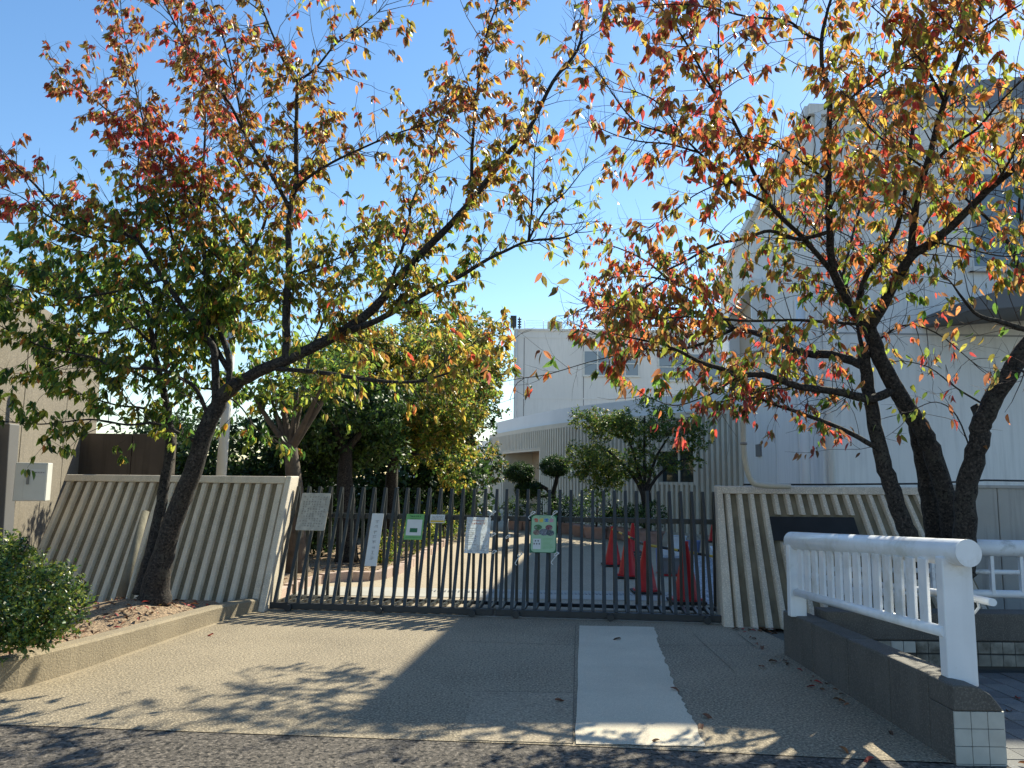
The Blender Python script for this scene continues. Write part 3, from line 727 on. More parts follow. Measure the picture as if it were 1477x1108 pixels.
slab_along(.8, TOT, ZW + .18, ZW + .78, -.6, -.05).obj('fascia', FASCIA, pav)
slab_along(0, TOT, ZW + .185, ZW + .3, -9, -.61).obj('roof', FASCIA, pav)
slab_along(sd0, sd1, -.05, 2.9, -1.5, -1.4, 6).obj('porch_back', BEIGE, pav)
slab_along(sd0, sd1, 2.9, 2.96, -1.5, .0, 6).obj('porch_ceiling', BEIGE, pav)
slab_along(sd0 - .02, sd0 + .12, -.05, 2.9, -1.5, .09, 2).obj('porch_jamb', FLUTE, pav)
slab_along(sd1 - .12, sd1 + .02, -.05, 2.9, -1.5, .09, 2).obj('porch_jamb', FLUTE, pav)
slab_along(sd0 - .02, sd1 + .02, 2.82, 2.97, -.05, .11, 6).obj('porch_lintel', FLUTE, pav)
wf = slab_along(sw0, sw1, 1.60, 2.62, -.12, -.1, 6).obj('window', GLASS, pav)
for sa, sb_, z0, z1 in ((sw0 - .06, sw1 + .06, 1.50, 1.60), (sw0 - .06, sw1 + .06, 2.60, 2.72), (sw0 - .06, sw0 + .1, 1.5, 2.7), (sw1 - .1, sw1 + .06, 1.5, 2.7), ((sw0+sw1)/2 - .04, (sw0+sw1)/2 + .04, 1.6, 2.62)):
    slab_along(sa, sb_, z0, z1, -.16, .10 if z1 - z0 < .5 or sa != (sw0+sw1)/2 - .04 else -.06, 4).obj('frame', FLUTE, wf)
p, q = pcat(.55); mb = MB(); mb.tube([(p.x + q.x*sgn*.12, p.y + q.y*sgn*.12, 0), (p.x + q.x*sgn*.12, p.y + q.y*sgn*.12, ZW)], .09, 10); mb.obj('downpipe', FLUTE, pav)
p, q = pcat(2.0); mb = MB(); mb.box((p.x - .15, p.y - .3, 2.55), (p.x + .12, p.y - .02, 2.85)); mb.obj('meter', STEEL, pav)
# handrail in front of the porch
hp = thing('porch_handrail', 'dark thin handrail sloping in front of the pavilion porch', 'handrail', (0, 29, 0))
ha, hb = P(720, 733, 30.0), P(782, 727, 28.5)
mb = MB(); mb.tube([ha, hb], .03, 8); mb.obj('rail', GATED, hp)
for f in (0, .5, 1): 
    q = ha.lerp(hb, f); mb = MB(); mb.tube([q, (q.x, q.y, -.02)], .022, 8); mb.obj('post', GATED, hp)

# tall plain block behind
YB = 58.0
tb = thing('school_block', 'tall pale grey school block with rooftop fence behind the pavilion', 'building', (9, 64, 0))
l0 = P(740, 690, YB).x; zt = P(740, 477, YB).z; r0 = 34.0
mb = MB(); mb.box((l0, YB, 0), (r0, YB + 14, zt)); mb.obj('wall', BGREY, tb)
zl = [P(740, 575, YB).z, P(740, 487, YB).z]
mb = MB()
for z in zl: mb.box((l0 - .02, YB - .03, z), (r0, YB - .002, z + .10))
mb.obj('string_course', BGREY, tb)
mb = MB()
for px in (755, 841): x = P(px, 560, YB).x; mb.box((x, YB - .012, 0), (x + .05, YB - .001, zt - .5))
mb.obj('wall_joint', DARKG, tb)
mb = MB(); mb.box((l0 - .05, YB - .1, zt), (r0, YB + 14, zt + .15)); mb.obj('parapet', BGREY, tb)
for a, b, y0, y1 in ((842, 921, 508, 541), (950, 1042, 512, 548)):
    p0, p1 = P(a, y1, YB), P(b, y0, YB)
    wdw = MB().box((p0.x, YB - .05, p0.z), (p1.x, YB - .01, p1.z)).obj('window', BLUEGL, tb)
    mb = MB()
    for k in range(5): x = p0.x + (p1.x - p0.x)*k/4; mb.box((x - .05, YB - .09, p0.z), (x + .05, YB - .051, p1.z))
    zm = p0.z + (p1.z-p0.z)*.5
    mb.box((p0.x, YB - .094, zm - .04), (p1.x, YB - .053, zm + .04)); mb.box((p0.x - .1, YB - .14, p0.z - .14), (p1.x + .1, YB - .053, p0.z - .002)); mb.obj('frame', PALEM, wdw)
mb = MB(); x = l0 + .15; mb.tube([(x, YB - .12, 0), (x, YB - .12, zt)], .06, 8); mb.obj('downpipe', BGREY, tb)
rf = thing('roof_fence', 'thin wire safety fence along the roof of the tall block', 'fence', (6, YB + 1, zt))
fx0 = P(757, 470, YB).x; mb = MB()
for k in range(14):
    x = fx0 + k * 1.45; pm_ = MB(); pm_.tube([(x, YB + .6, zt + .15), (x, YB + .6, zt + .95)], .025, 6); pm_.obj('post', PALEM, rf)
for k in range(6):
    pm_ = MB(); z = zt + .3 + k*.125; pm_.tube([(fx0, YB + .6, z), (fx0 + 19, YB + .6, z)], .011, 5); pm_.obj('wire', PALEM, rf)
ac = thing('rooftop_unit', 'small beige air conditioner unit on the tall block roof', 'air conditioner', (0, YB + .9, zt))
p = P(800, 468, YB + 1); MB().box((p.x - .55, YB + .9, zt + .15), (p.x + .55, YB + 1.5, zt + .95)).obj('case', CREAM, ac, .03)
MB().box((p.x - .4, YB + .885, zt + .28), (p.x + .4, YB + .9, zt + .8)).obj('grille', STEEL, ac)
sp = thing('roof_speaker', 'dark loudspeaker and aerial on the roof corner of the tall block', 'loudspeaker', (l0, YB, zt))
p = P(741, 460, YB + .5); MB().box((p.x - .25, YB + .3, zt + .35), (p.x + .22, YB + .8, zt + 1.25)).obj('speaker_case', GATED, sp, .02)
mb = MB(); mb.tube([(p.x + .45, YB + .5, zt + .1), (p.x + .45, YB + .5, zt + 1.15)], .06, 8); mb.tube([(p.x, YB + .5, zt + .15), (p.x, YB + .5, zt + .4)], .05, 8)
for k in range(4): mb.box((p.x + .3, YB + .42, zt + .35 + k*.2), (p.x + .6, YB + .58, zt + .43 + k*.2))
mb.obj('aerial', GATED, sp)

# low distant building seen past the pavilion's left end
db = thing('distant_building', 'small far white building with windows left of the pavilion', 'building', (-4, 78, 0))
YD = 78.0; xa, xb = P(655, 690, YD).x, P(708, 690, YD).x
z_t, z_b = P(680, 636, YD).z, 0
MB().box((xa - 6, YD, 0), (xb + 3, YD + 10, z_t)).obj('wall', FASCIA, db)
for y0, y1 in ((645, 655), (674, 689)):
    z1, z0 = P(680, y0, YD).z, P(680, y1, YD).z
    for k in range(5):
        x = xa - 2.2 + k*1.55; w_ = MB().box((x, YD - .06, z0), (x + 1.35, YD - .01, z1)).obj('window', BLUEGL, db)
        MB().box((x + .62, YD - .1, z0), (x + .72, YD - .061, z1)).obj('frame', FASCIA, w_)
    MB().box((xa - 3, YD - .7, z0 - .25), (xb + 3, YD - .001, z0 - .08)).obj('ledge', BGREY, db)
cw = thing('cream_wall', 'sunny cream garden wall far beyond the gate', 'wall', (-2, 50, 0))
MB().box((-4.6, 50, 0), (-1.6, 50.2, P(690, 706, 50).z)).obj('panel', CREAM, cw)
MB().box((-4.65, 49.95, P(690, 706, 50).z), (-1.55, 50.25, P(690, 706, 50).z + .1)).obj('coping', CREAM, cw)

# big white hall on the right
HX, HY, HZ = 5.75, 14.2, 8.72
hall = thing('white_hall', 'big pale hall on the right with grey curved roof and blank walls', 'building', (12, 20, 0))
tl = Vector((.13, 1, 0)).normalized()
fx = Vector((HX, HY, 0)); fb_ = fx + tl * 12.7
mb = MB(); mb.hexa([fx, Vector((26, HY + .6, 0)), Vector((26, HY + 12.7, 0)), fb_, fx + Vector((0, 0, HZ)), Vector((26, HY + .6, HZ)), Vector((26, HY + 12.7, HZ)), fb_ + Vector((0, 0, HZ))])
mb.obj('wall', BWHITE, hall, .02)
mb = MB()
def fpt(x, z, off=0.0): return Vector((x, HY + .6 * (x - HX) / (26 - HX) - off, z))
for z in (4.42, 7.0): mb.hexa([fpt(HX + .02, z, .012), fpt(26, z, .012), fpt(26, z, -.01), fpt(HX + .02, z, -.01), fpt(HX + .02, z + .035, .012), fpt(26, z + .035, .012), fpt(26, z + .035, -.01), fpt(HX + .02, z + .035, -.01)])
mb.obj('wall_joint', mat('joint_grey', (.36, .36, .36), .8), hall)
mb = MB(); mb.hexa([fpt(HX - .06, HZ, .08), fpt(26, HZ, .08), fpt(26, HZ, -.3), fpt(HX - .06, HZ, -.3), fpt(HX - .06, HZ + .22, .08), fpt(26, HZ + .22, .08), fpt(26, HZ + .22, -.3), fpt(HX - .06, HZ + .22, -.3)])
mb.obj('parapet', BWHITE, hall, .01)
arc = [(HX + 1.4, HZ - .2)] + [(HX + 1.4 + 17 * t, HZ + .3 + 1.15 * math.sin(math.pi * (0.12 + .88*t) ** .8)) for t in np.linspace(0, 1, 18)] + [(HX + 18.4, HZ - .2)]
mb = MB().prism(arc, 'y', HY + .9, HY + 6); mb.obj('curved_roof', ROOFG, hall)
for px, M in ((1168, FLUTE),):
    x = HX + .16; mb = MB(); mb.tube([fpt(x - .38, 0, -.3) , fpt(x - .38, 5.2, -.3)], .085, 12); mb.obj('downpipe', FASCIA, hall)
mb = MB(); mb.tube([fpt(HX + .1, 0, .09), fpt(HX + .1, HZ, .09)], .06, 10); mb.obj('downpipe', BWHITE, hall)
for t in (1.9, 4.1):
    p = fx + tl * t; mb = MB(); mb.box((p.x - .014, p.y - .02, 0), (p.x + .0, p.y + .02, 5.5)); mb.obj('wall_seam', BGREY, hall)
p = fx + tl * 6.1; mb = MB(); mb.box((p.x - .05, p.y - .22, 2.3), (p.x + .02, p.y + .22, 2.62)); mb.obj('vent', DARKG, hall)
# window strip and dark external stair on the front
def fbox(x0, x1, z0, z1, o0, o1):
    return MB().hexa([fpt(x0, z0, o1), fpt(x1, z0, o1), fpt(x1, z0, o0), fpt(x0, z0, o0), fpt(x0, z1, o1), fpt(x1, z1, o1), fpt(x1, z1, o0), fpt(x0, z1, o0)])
wd = fbox(8.75, 13, 5.75, 7.6, 0.0, .05).obj('window', BLUEGL, hall)
fbox(8.68, 13, 5.66, 5.745, 0.0, .12).obj('sill', BGREY, wd); fbox(8.66, 8.745, 5.66, 7.68, 0.0, .1).obj('frame', BGREY, wd); fbox(10.2, 10.27, 5.75, 7.6, .051, .09).obj('frame', BGREY, wd)
mb = MB(); xs0, xs1 = 7.7, 13.0
mb.hexa([fpt(xs0, 4.55, 1.5), fpt(xs1, 5.05, 1.5), fpt(xs1, 5.05, 0), fpt(xs0, 4.55, 0), fpt(xs0, 4.75, 1.5), fpt(xs1, 6.35, 1.5), fpt(xs1, 6.35, 0), fpt(xs0, 4.75, 0)])
mb.obj('stair_canopy', DARKG, hall, .02)
# deep beige opening high in the hall's left side
def spt(t, z, off=0.0):
    p = fx + tl * t; return Vector((p.x - off, p.y, z))
def sbox(t0, t1, z0, z1, o0, o1):
    return MB().hexa([spt(t0, z0, o1), spt(t0, z0, o0), spt(t1, z0, o0), spt(t1, z0, o1), spt(t0, z1, o1), spt(t0, z1, o0), spt(t1, z1, o0), spt(t1, z1, o1)])
ww_ = sbox(5.0, 8.6, 5.0, 6.6, .0, .05).obj('opening', BEIGE, hall)
for a in ((4.85, 5.0, 4.9, 6.75), (8.6, 8.75, 4.9, 6.75), (5.0, 8.6, 6.6, 6.75), (5.0, 8.6, 4.9, 5.0)): sbox(a[0], a[1], a[2], a[3], .0, .35).obj('frame', FASCIA, ww_)
sbox(-.0, 12.7, HZ, HZ + .2, -.2, .12).obj('side_parapet', FASCIA, hall)

# conduit rising from the right wall
root = thing('conduit_pipe', 'beige bent conduit pipe rising from the right ribbed wall top', 'pipe', P(1080, 690, 9.4))
pp = [P(1140, 702, 9.4), P(1098, 700, 9.4), P(1083, 692, 9.4), P(1074, 660, 9.4), P(1072, 610, 9.4), P(1076, 580, 9.45), P(1090, 568, 9.6), P(1120, 562, 9.9), P(1150, 556, 11.5)]
mb = MB(); mb.tube(smooth_path(pp, 5), .033, 12); mb.obj('pipe', BEIGEP, root)
mb = MB(); q = P(1072.5, 640, 9.4); mb.tube([q - Vector((0, 0, .015)), q + Vector((0, 0, .015))], .042, 12); mb.obj('clamp', STEEL, root)
mb = MB(); mb.tube(smooth_path([P(686, 581, 30), P(715, 583, 42), P(742, 574, 57.9)], 6), .02, 5); tag(mb.obj('overhead_wire', BLACK), 'thin overhead wire from the yard trees to the tall block', 'wire')

# ------------------------------------------------------------------ leaves and trees
def leaf_template(fold=.22, curl=.25):
    ts = [0, .14, .34, .56, .78, 1.0]; ws = [.012, .125, .185, .17, .09, .0]
    V, Fc = [], []
    for t, w in zip(ts, ws):
        y = t; z = -curl * t * t * .5
        V += [(-w, y, z + fold * w * 1.2), (0, y, z), (w, y, z + fold * w * 1.2)]
    for i in range(len(ts) - 1):
        a = 3*i; Fc += [(a, a+1, a+4, a+3), (a+1, a+2, a+5, a+4)]
    return np.array(V, dtype=np.float32), Fc
LT = [leaf_template(.25, .3), leaf_template(.6, .55), leaf_template(.1, .15)]
CARD = (np.array([(0, 0, 0), (-.25, .42, .05), (0, .5, 0), (.25, .42, .05), (0, 1, -.08)], dtype=np.float32), [(0, 2, 1), (0, 3, 2), (1, 2, 4), (2, 3, 4)])
def frames(axis, normal):
    a = axis / np.linalg.norm(axis, axis=1, keepdims=True)
    x = np.cross(a, normal); x /= np.linalg.norm(x, axis=1, keepdims=True) + 1e-9
    n = np.cross(x, a); return np.stack([x, a, n], axis=2)     # columns
def leaves_mesh(name, pos, axis, normal, size, cols, tpl, M):
    Vt, Ft = tpl; R = frames(axis, normal); N = len(pos); k = len(Vt)
    V = np.einsum('nij,kj->nki', R, Vt) * size[:, None, None] + pos[:, None, :]
    me = bpy.data.meshes.new(name)
    nf = len(Ft); fl = np.array([len(f) for f in Ft]); flat = np.concatenate([np.array(f) for f in Ft])
    loops = (np.arange(N)[:, None] * k + flat[None, :]).ravel()
    me.vertices.add(N * k); me.vertices.foreach_set('co', V.astype(np.float32).ravel())
    me.loops.add(len(loops)); me.loops.foreach_set('vertex_index', loops.astype(np.int32))
    st = np.concatenate([[0], np.cumsum(np.tile(fl, N))[:-1]])
    me.polygons.add(N * nf); me.polygons.foreach_set('loop_start', st.astype(np.int32)); me.polygons.foreach_set('loop_total', np.tile(fl, N).astype(np.int32))
    me.update(calc_edges=True)
    me.polygons.foreach_set('use_smooth', np.ones(N*nf, dtype=bool))
    ca = me.color_attributes.new('Col', 'FLOAT_COLOR', 'POINT')
    c4 = np.concatenate([cols, np.ones((N, 1))], axis=1); ca.data.foreach_set('color', np.repeat(c4, k, axis=0).astype(np.float32).ravel())
    me.materials.append(M); me.validate(); return me

PAL = {'red': (.40, .055, .05), 'scarlet': (.52, .07, .04), 'orange': (.40, .155, .045), 'rust': (.24, .10, .05), 'olive': (.205, .155, .045),
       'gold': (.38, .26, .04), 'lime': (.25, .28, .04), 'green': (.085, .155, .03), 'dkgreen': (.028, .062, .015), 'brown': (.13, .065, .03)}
def pick(mix):
    ks = list(mix); w = np.array([mix[k] for k in ks]); k = rng.choice(len(ks), p=w / w.sum())
    c = np.array(PAL[ks[k]]) * rng.uniform(.7, 1.25); return np.clip(c * (1 + rng.normal(0, .1, 3)), .005, .9)

leaf_meshes = []
for k, (V_, F_) in enumerate(LT):
    me = bpy.data.meshes.new('leaf'); me.from_pydata([tuple(v) for v in V_.tolist()], [], F_); me.materials.append(LEAF_O)
    me.polygons.foreach_set('use_smooth', [True] * len(F_)); me.update(); leaf_meshes.append(me)

class Tree:
    def __init__(s, name, label, base, group=None, cat='tree', ws=1.0):
        s.root = thing(name, label, cat, base, group); s.samples = []; s.limbs = []; s.tw = MB(); s.lv = []; s.ws = ws
    def limb(s, pts, w0, w1, Y0=None, Y1=None, part='branch', n=8, M=None, per=4, jit=.05, flare=0, grow=None):
        pts = list(pts)
        if Y0 is None:
            q = min(s.samples, key=lambda t: (t[0]-pts[0][0])**2 + (t[1]-pts[0][1])**2); Y0 = q[2]
            pts[0] = (q[0], q[1])
        if Y1 is None: Y1 = Y0
        L = [0]
        for a, b in zip(pts[:-1], pts[1:]): L.append(L[-1] + math.hypot(b[0]-a[0], b[1]-a[1]))
        W = [P(x, y, Y0 + (Y1 - Y0) * l / L[-1]) for (x, y), l in zip(pts, L)]
        path = smooth_path(W, per); k = len(path)
        rad = []
        for i, p in enumerate(path):
            f = i / (k - 1); w = w0 + (w1 - w0) * f
            if flare and f < .25: w *= 1 + flare * (1 - f/.25) ** 2
            rad.append(max(w * s.ws, 1.3) * p.y / F_PX / 2)
        for i in range(1, k - 1): path[i] = path[i] + Vector((random.uniform(-1, 1), random.uniform(-1, 1), random.uniform(-1, 1))) * rad[i] * .10
        mb = MB(); mb.tube(path, rad, n, jit=jit); mb.obj(part, M or BARK, s.root)
        for p in path: q = to_px(p); s.samples.append((q[0], q[1], p.y))
        s.limbs.append((path, rad, grow)); return path
    def leaf(s, p, droop_dir, size, mix):
        a = np.array([random.gauss(0, .38), random.gauss(0, .38), -1.0]) + np.array(droop_dir) * .5
        nr = np.array([random.gauss(0, 1), random.gauss(0, 1), random.gauss(0, .5) + .3])
        s.lv.append((p, a, nr, size, mix))
    def twig(s, p, d, L, r, lf, mix, lsize, depth=0):
        pts = [Vector(p)]; n = 4; d = d.normalized()
        for i in range(n):
            d = (d + Vector((random.gauss(0, .16), random.gauss(0, .16), random.gauss(.03, .14)))).normalized()
            pts.append(pts[-1] + d * (L / n))
        s.tw.tube(pts, [r, r*.85, r*.7, r*.55, r*.35], 4 if r > .004 else 3, cap=False)
        if depth == 0:
            for k in range(random.choice((1, 2, 2, 3))):
                i = random.randint(1, n); dr = (d*.7 + Vector((random.gauss(0, .6), random.gauss(0, .6), random.gauss(.1, .5)))).normalized()
                s.twig(pts[i], dr, L * random.uniform(.3, .6), r * .6, lf, mix, lsize, 1)
        for i in range(1, n + 1):
            q = pts[i]; cnt = lf(q, i / n)
            for _ in range(cnt):
                off = Vector((random.gauss(0, .015), random.gauss(0, .015), random.gauss(-.01, .01)))
                s.leaf(q + off, d, lsize * random.uniform(.65, 1.2), mix)
    def grow(s, spacing, Ltw, lf, mixf, lsize, t0=.25, up=.25, rr=.006, skip=0):
        for path, rad, g in s.limbs[skip:]:
            if g == 0: continue
            gm = g or 1.0
            acc_ = 0; k = len(path)
            for i in range(1, k):
                f = i / (k - 1); seg = (path[i] - path[i-1]); acc_ += seg.length
                if f < t0 and rad[i] > .03: continue
                while acc_ > spacing / gm:
                    acc_ -= spacing / gm * random.uniform(.7, 1.3)
                    t = seg.normalized(); o = Vector((random.gauss(0, 1), random.gauss(0, 1), random.gauss(0, 1))); o = (o - t*o.dot(t)).normalized()
                    d = t * random.uniform(.3, .9) + o * .9 + Vector((0, 0, up))
                    p = path[i-1].lerp(path[i], random.random())
                    L = Ltw * random.uniform(.45, 1.25) * (1.15 - .45 * f)
                    s.twig(p, d, L, min(rr, rad[i]*.6) * random.uniform(.7, 1.1), lf, mixf(to_px(p)), lsize)
            # leading tip
            if rad[-1] < .02:
                for _ in range(3): s.twig(path[-1], (path[-1] - path[-2]).normalized() + Vector((random.gauss(0, .4), random.gauss(0, .4), random.gauss(.05, .3))), Ltw * random.uniform(.5, .9), min(rr, rad[-1]), lf, mixf(to_px(path[-1])), lsize)
    def finish(s, n_single=260):
        s.tw.obj('twigs', TWIG, s.root)['kind'] = 'stuff'
        N = len(s.lv); print('LEAVES', s.root.name, N)
        if not N: return
        pos = np.array([l[0] for l in s.lv]); ax_ = np.array([l[1] for l in s.lv]); nr = np.array([l[2] for l in s.lv]); sz = np.array([l[3] for l in s.lv])
        cols = np.array([pick(l[4]) for l in s.lv])
        v = pos - np.array(EYE); c = v @ np.array(FW); X = CX + F_PX * (v @ np.array(RT)) / c; Y = CY - F_PX * (v @ np.array(UP)) / c
        vis = (X > 0) & (X < 1477) & (Y > 0) & (Y < 1108) & (c > .5)
        score = np.where(vis, sz / c, 0); order = np.argsort(-score); single = order[:min(n_single, int(vis.sum()))]
        R = frames(ax_, nr)
        for i in single:
            M = Matrix.Identity(4)
            for a in range(3):
                for b in range(3): M[a][b] = float(R[i, a, b] * sz[i])
                M[a][3] = float(pos[i, a])
            o = bpy.data.objects.new('leaf', random.choice(leaf_meshes)); COL.objects.link(o); put(o, s.root); o.matrix_basis = M
            o.color = (*cols[i].tolist(), 1)
        rest = order[min(n_single, int(vis.sum())):]
        which = rng.integers(0, 3, len(rest))
        mes = []
        for k in range(3):
            idx = rest[which == k]
            if not len(idx): continue
            me = leaves_mesh('foliage', pos[idx], ax_[idx], nr[idx], sz[idx], cols[idx], LT[k], LEAF_V)
            o = bpy.data.objects.new('foliage', me); COL.objects.link(o); put(o, s.root); o['kind'] = 'stuff'

# --- left front tree
def mixA(q):
    x, y = q[0], q[1]
    if x < 340:
        if y < 190: return {'red': .24, 'rust': .28, 'olive': .42, 'orange': .2, 'gold': .06}
        if y < 300: return {'red': .42, 'orange': .22, 'rust': .2, 'olive': .3, 'lime': .1, 'scarlet': .08}
        if y < 400: return {'orange': .18, 'gold': .2, 'lime': .3, 'green': .35, 'red': .05, 'olive': .2}
        return {'green': .5, 'dkgreen': .15, 'lime': .38, 'gold': .06, 'orange': .03}
    if y < 240: return {'olive': .5, 'rust': .18, 'orange': .18, 'red': .07, 'gold': .14, 'lime': .06}
    if y < 360: return {'olive': .36, 'gold': .22, 'lime': .25, 'orange': .12, 'red': .05, 'rust': .06}
    if x > 480 and y > 470: return {'orange': .14, 'gold': .28, 'lime': .35, 'olive': .2, 'scarlet': .04}
    return {'lime': .4, 'green': .25, 'olive': .2, 'gold': .18, 'orange': .06}
A_ = Tree('autumn_tree', 'large forked cherry tree with red to green leaves left of the gate', (-4.0, 8.65, .28), 'autumn cherry trees by the gate', ws=.53)
A_.limb([(222, 868), (232, 812), (254, 742), (277, 682), (299, 617), (318, 577), (345, 549)], 58, 38, 8.7, 8.4, 'trunk', 14, per=5, flare=.55, grow=0, jit=.045)
A_.limb([(345, 549), (400, 525), (450, 502), (500, 474), (540, 444), (575, 401), (612, 361), (645, 329), (681, 288), (728, 227), (764, 184), (797, 119), (833, 72), (843, 20), (850, -30)], 34, 4, 8.4, 7.3, n=10)
A_.limb([(478, 488), (542, 463), (582, 441), (625, 417), (665, 398), (695, 379), (731, 361), (762, 348), (811, 343), (829, 336)], 20, 3, None, 7.4)
A_.limb([(762, 348), (768, 289), (771, 224), (778, 180)], 7, 2, None, 7.2)
A_.limb([(762, 348), (786, 303), (815, 278), (843, 242)], 7, 2, None, 7.5)
A_.limb([(678, 288), (681, 217), (688, 137), (699, 61), (717, 4), (725, -40)], 11, 3, None, 7.6)
A_.limb([(560, 420), (587, 336), (594, 292), (616, 245), (630, 195), (640, 150)], 10, 2, None, 8.3)
A_.limb([(385, 532), (467, 538), (524, 547), (568, 551), (605, 550), (654, 536), (695, 524), (714, 506)], 14, 2.5, None, 7.4, grow=.6)
A_.limb([(600, 548), (640, 524), (680, 498)], 5, 1.5, None, 7.3)
A_.limb([(408, 522), (413, 460), (414, 430), (417, 388), (416, 341), (419, 304), (427, 262), (427, 207), (428, 146), (429, 117)], 24, 9, None, 8.2, n=10)
A_.limb([(429, 117), (410, 90), (395, 54), (383, 24), (372, -5), (362, -45)], 8, 3, None, 8.0)
A_.limb([(430, 117), (454, 100), (485, 63), (517, 41), (545, 18)], 8, 2, None, 7.7)
A_.limb([(426, 276), (445, 256), (464, 243), (500, 224), (566, 195), (623, 177), (674, 159)], 11, 2, None, 7.9)
A_.limb([(417, 300), (395, 258), (358, 202), (332, 151), (298, 107), (266, 59), (241, 12), (225, -25)], 13, 3, None, 7.9)
A_.limb([(351, 190), (339, 122), (322, 56), (298, 8), (285, -30)], 6, 2, None, 7.6)
A_.limb([(326, 556), (331, 524), (319, 481), (308, 440), (321, 417), (347, 395), (362, 365), (378, 332), (386, 310), (408, 282), (425, 258), (449, 232), (470, 190)], 18, 3, None, 8.9)
A_.limb([(386, 310), (360, 267), (341, 228), (332, 215), (310, 178), (293, 139), (278, 92)], 7, 2, None, 8.4)
A_.limb([(342, 395), (313, 371), (284, 347), (243, 328), (200, 308), (150, 300)], 6, 2, None, 8.4)
A_.limb([(360, 360), (330, 315), (293, 274), (243, 241)], 7, 3, None, 8.7)
A_.limb([(308, 530), (306, 490), (300, 440), (295, 384), (291, 330), (271, 284), (243, 241), (195, 195), (141, 148), (87, 112)], 17, 2.5, None, 8.6)
A_.limb([(292, 320), (295, 213), (296, 180), (297, 140)], 9, 3, None, 9.1)
A_.limb([(303, 590), (309, 509), (294, 484), (267, 447), (242, 411), (219, 378), (196, 346), (160, 330), (90, 306), (49, 265), (29, 247), (-5, 220)], 22, 3, None, 7.9, n=10)
A_.limb([(196, 346), (198, 290), (200, 227), (210, 170)], 7, 2, None, 8.2)
A_.limb([(200, 350), (120, 340), (54, 301), (32, 285), (0, 270)], 7, 2, None, 7.7)
A_.limb([(293, 400), (254, 354), (243, 317), (228, 271), (222, 232), (206, 173), (188, 94), (177, 36), (173, -10)], 9, 2, None, 8.8)
A_.limb([(295, 600), (285, 564), (261, 546), (230, 533), (166, 530), (132, 515), (60, 500), (0, 470)], 13, 3, None, 7.6)
A_.limb([(276, 640), (230, 612), (184, 613), (130, 605), (60, 612), (-10, 606)], 8, 2.5, None, 7.3, grow=.75)
A_.limb([(232, 411), (170, 420), (100, 430), (30, 415), (-20, 400)], 8, 2, None, 7.8)
A_.limb([(260, 440), (200, 470), (120, 480), (40, 450)], 7, 2, None, 8.3)
A_.limb([(415, 420), (360, 440), (300, 470), (240, 480)], 6, 2, None, 9.6)
A_.limb([(415, 400), (470, 380), (540, 350), (580, 330)], 7, 2, None, 9.3)
A_.limb([(450, 502), (480, 430), (500, 380), (530, 330)], 7, 2, None, 9.0)
def lfA(q, f):
    x, y, c = to_px(q)
    dens = .58 if (x < 420 and y > 300) else (.42 if y > 230 else .37)
    if f < .3: dens *= .5
    if x > 760: dens *= .3
    elif x > 690 and y > 300: dens *= .5
    return 0 if random.random() > dens else random.choice((3, 4, 5, 6, 7))
A_.grow(.056, .60, lfA, mixA, .096, t0=.18, up=.2)
A_.finish(290)

def mixB(q): return {'green': .5, 'dkgreen': .2, 'lime': .35, 'gold': .08, 'orange': .05}
B_ = Tree('slim_autumn_tree', 'slim dark trunked tree with green leaves close behind the forked tree', (-4.3, 9.0, .25), 'autumn cherry trees by the gate', ws=.72)
B_.limb([(205, 858), (215, 812), (226, 760), (237, 700), (245, 640), (241, 592), (231, 545), (222, 500), (214, 450)], 27, 9, 8.8, 9.0, 'trunk', 12, per=5, flare=.4, grow=0)
B_.limb([(243, 610), (210, 590), (170, 585), (120, 570)], 7, 2, None, 8.4, grow=.7)
B_.limb([(235, 560), (180, 530), (120, 520), (60, 540)], 8, 2, None, 8.6)
B_.limb([(222, 500), (170, 450), (110, 410), (50, 390)], 8, 2, None, 9.4)
B_.limb([(214, 450), (190, 400), (150, 370), (100, 360)], 7, 2, None, 8.6)
B_.limb([(232, 550), (280, 500), (340, 470), (380, 460)], 7, 2, None, 9.6)
B_.limb([(240, 590), (290, 560), (340, 580), (370, 620)], 6, 2, None, 9.6, grow=.7)
B_.limb([(222, 500), (240, 440), (280, 400), (330, 380)], 7, 2, None, 9.5)
B_.limb([(214, 450), (130, 440), (40, 440), (-30, 430)], 7, 2, None, 9.2)
B_.grow(.07, .6, lambda q, f: 0 if random.random() > .6 else random.choice((2, 3, 4, 5)), mixB, .105, t0=.15, up=.1)
B_.finish(200)

# --- right trees
def mixC(q):
    x, y = q[0], q[1]
    if y > 560: return {'green': .4, 'lime': .25, 'orange': .2, 'rust': .1, 'red': .06}
    if x < 1080 and y < 330: return {'olive': .4, 'rust': .2, 'red': .2, 'orange': .24, 'gold': .1, 'lime': .08, 'scarlet': .05}
    if y < 330: return {'orange': .3, 'olive': .22, 'scarlet': .1, 'lime': .24, 'gold': .18, 'rust': .06}
    if x < 1000: return {'rust': .16, 'olive': .32, 'orange': .22, 'scarlet': .09, 'green': .15, 'lime': .12}
    return {'lime': .32, 'green': .2, 'orange': .22, 'gold': .16, 'scarlet': .08, 'rust': .08, 'olive': .14}
D_ = Tree('autumn_tree', 'tall forked cherry tree with orange leaves behind the white railing', (4.3, 7.5, 0), 'autumn cherry trees by the gate', ws=.56)
D_.limb([(1392, 830), (1374, 770), (1363, 709), (1343, 647), (1322, 606), (1291, 561), (1267, 510), (1254, 474)], 50, 36, 7.55, 7.2, 'trunk', 14, per=5, flare=.2, grow=0)
D_.limb([(1254, 476), (1228, 443), (1211, 412), (1200, 384), (1197, 334), (1195, 278), (1195, 211), (1197, 134), (1187, 103), (1185, 59), (1192, 23), (1201, -10)], 26, 7, None, 6.3, n=10)
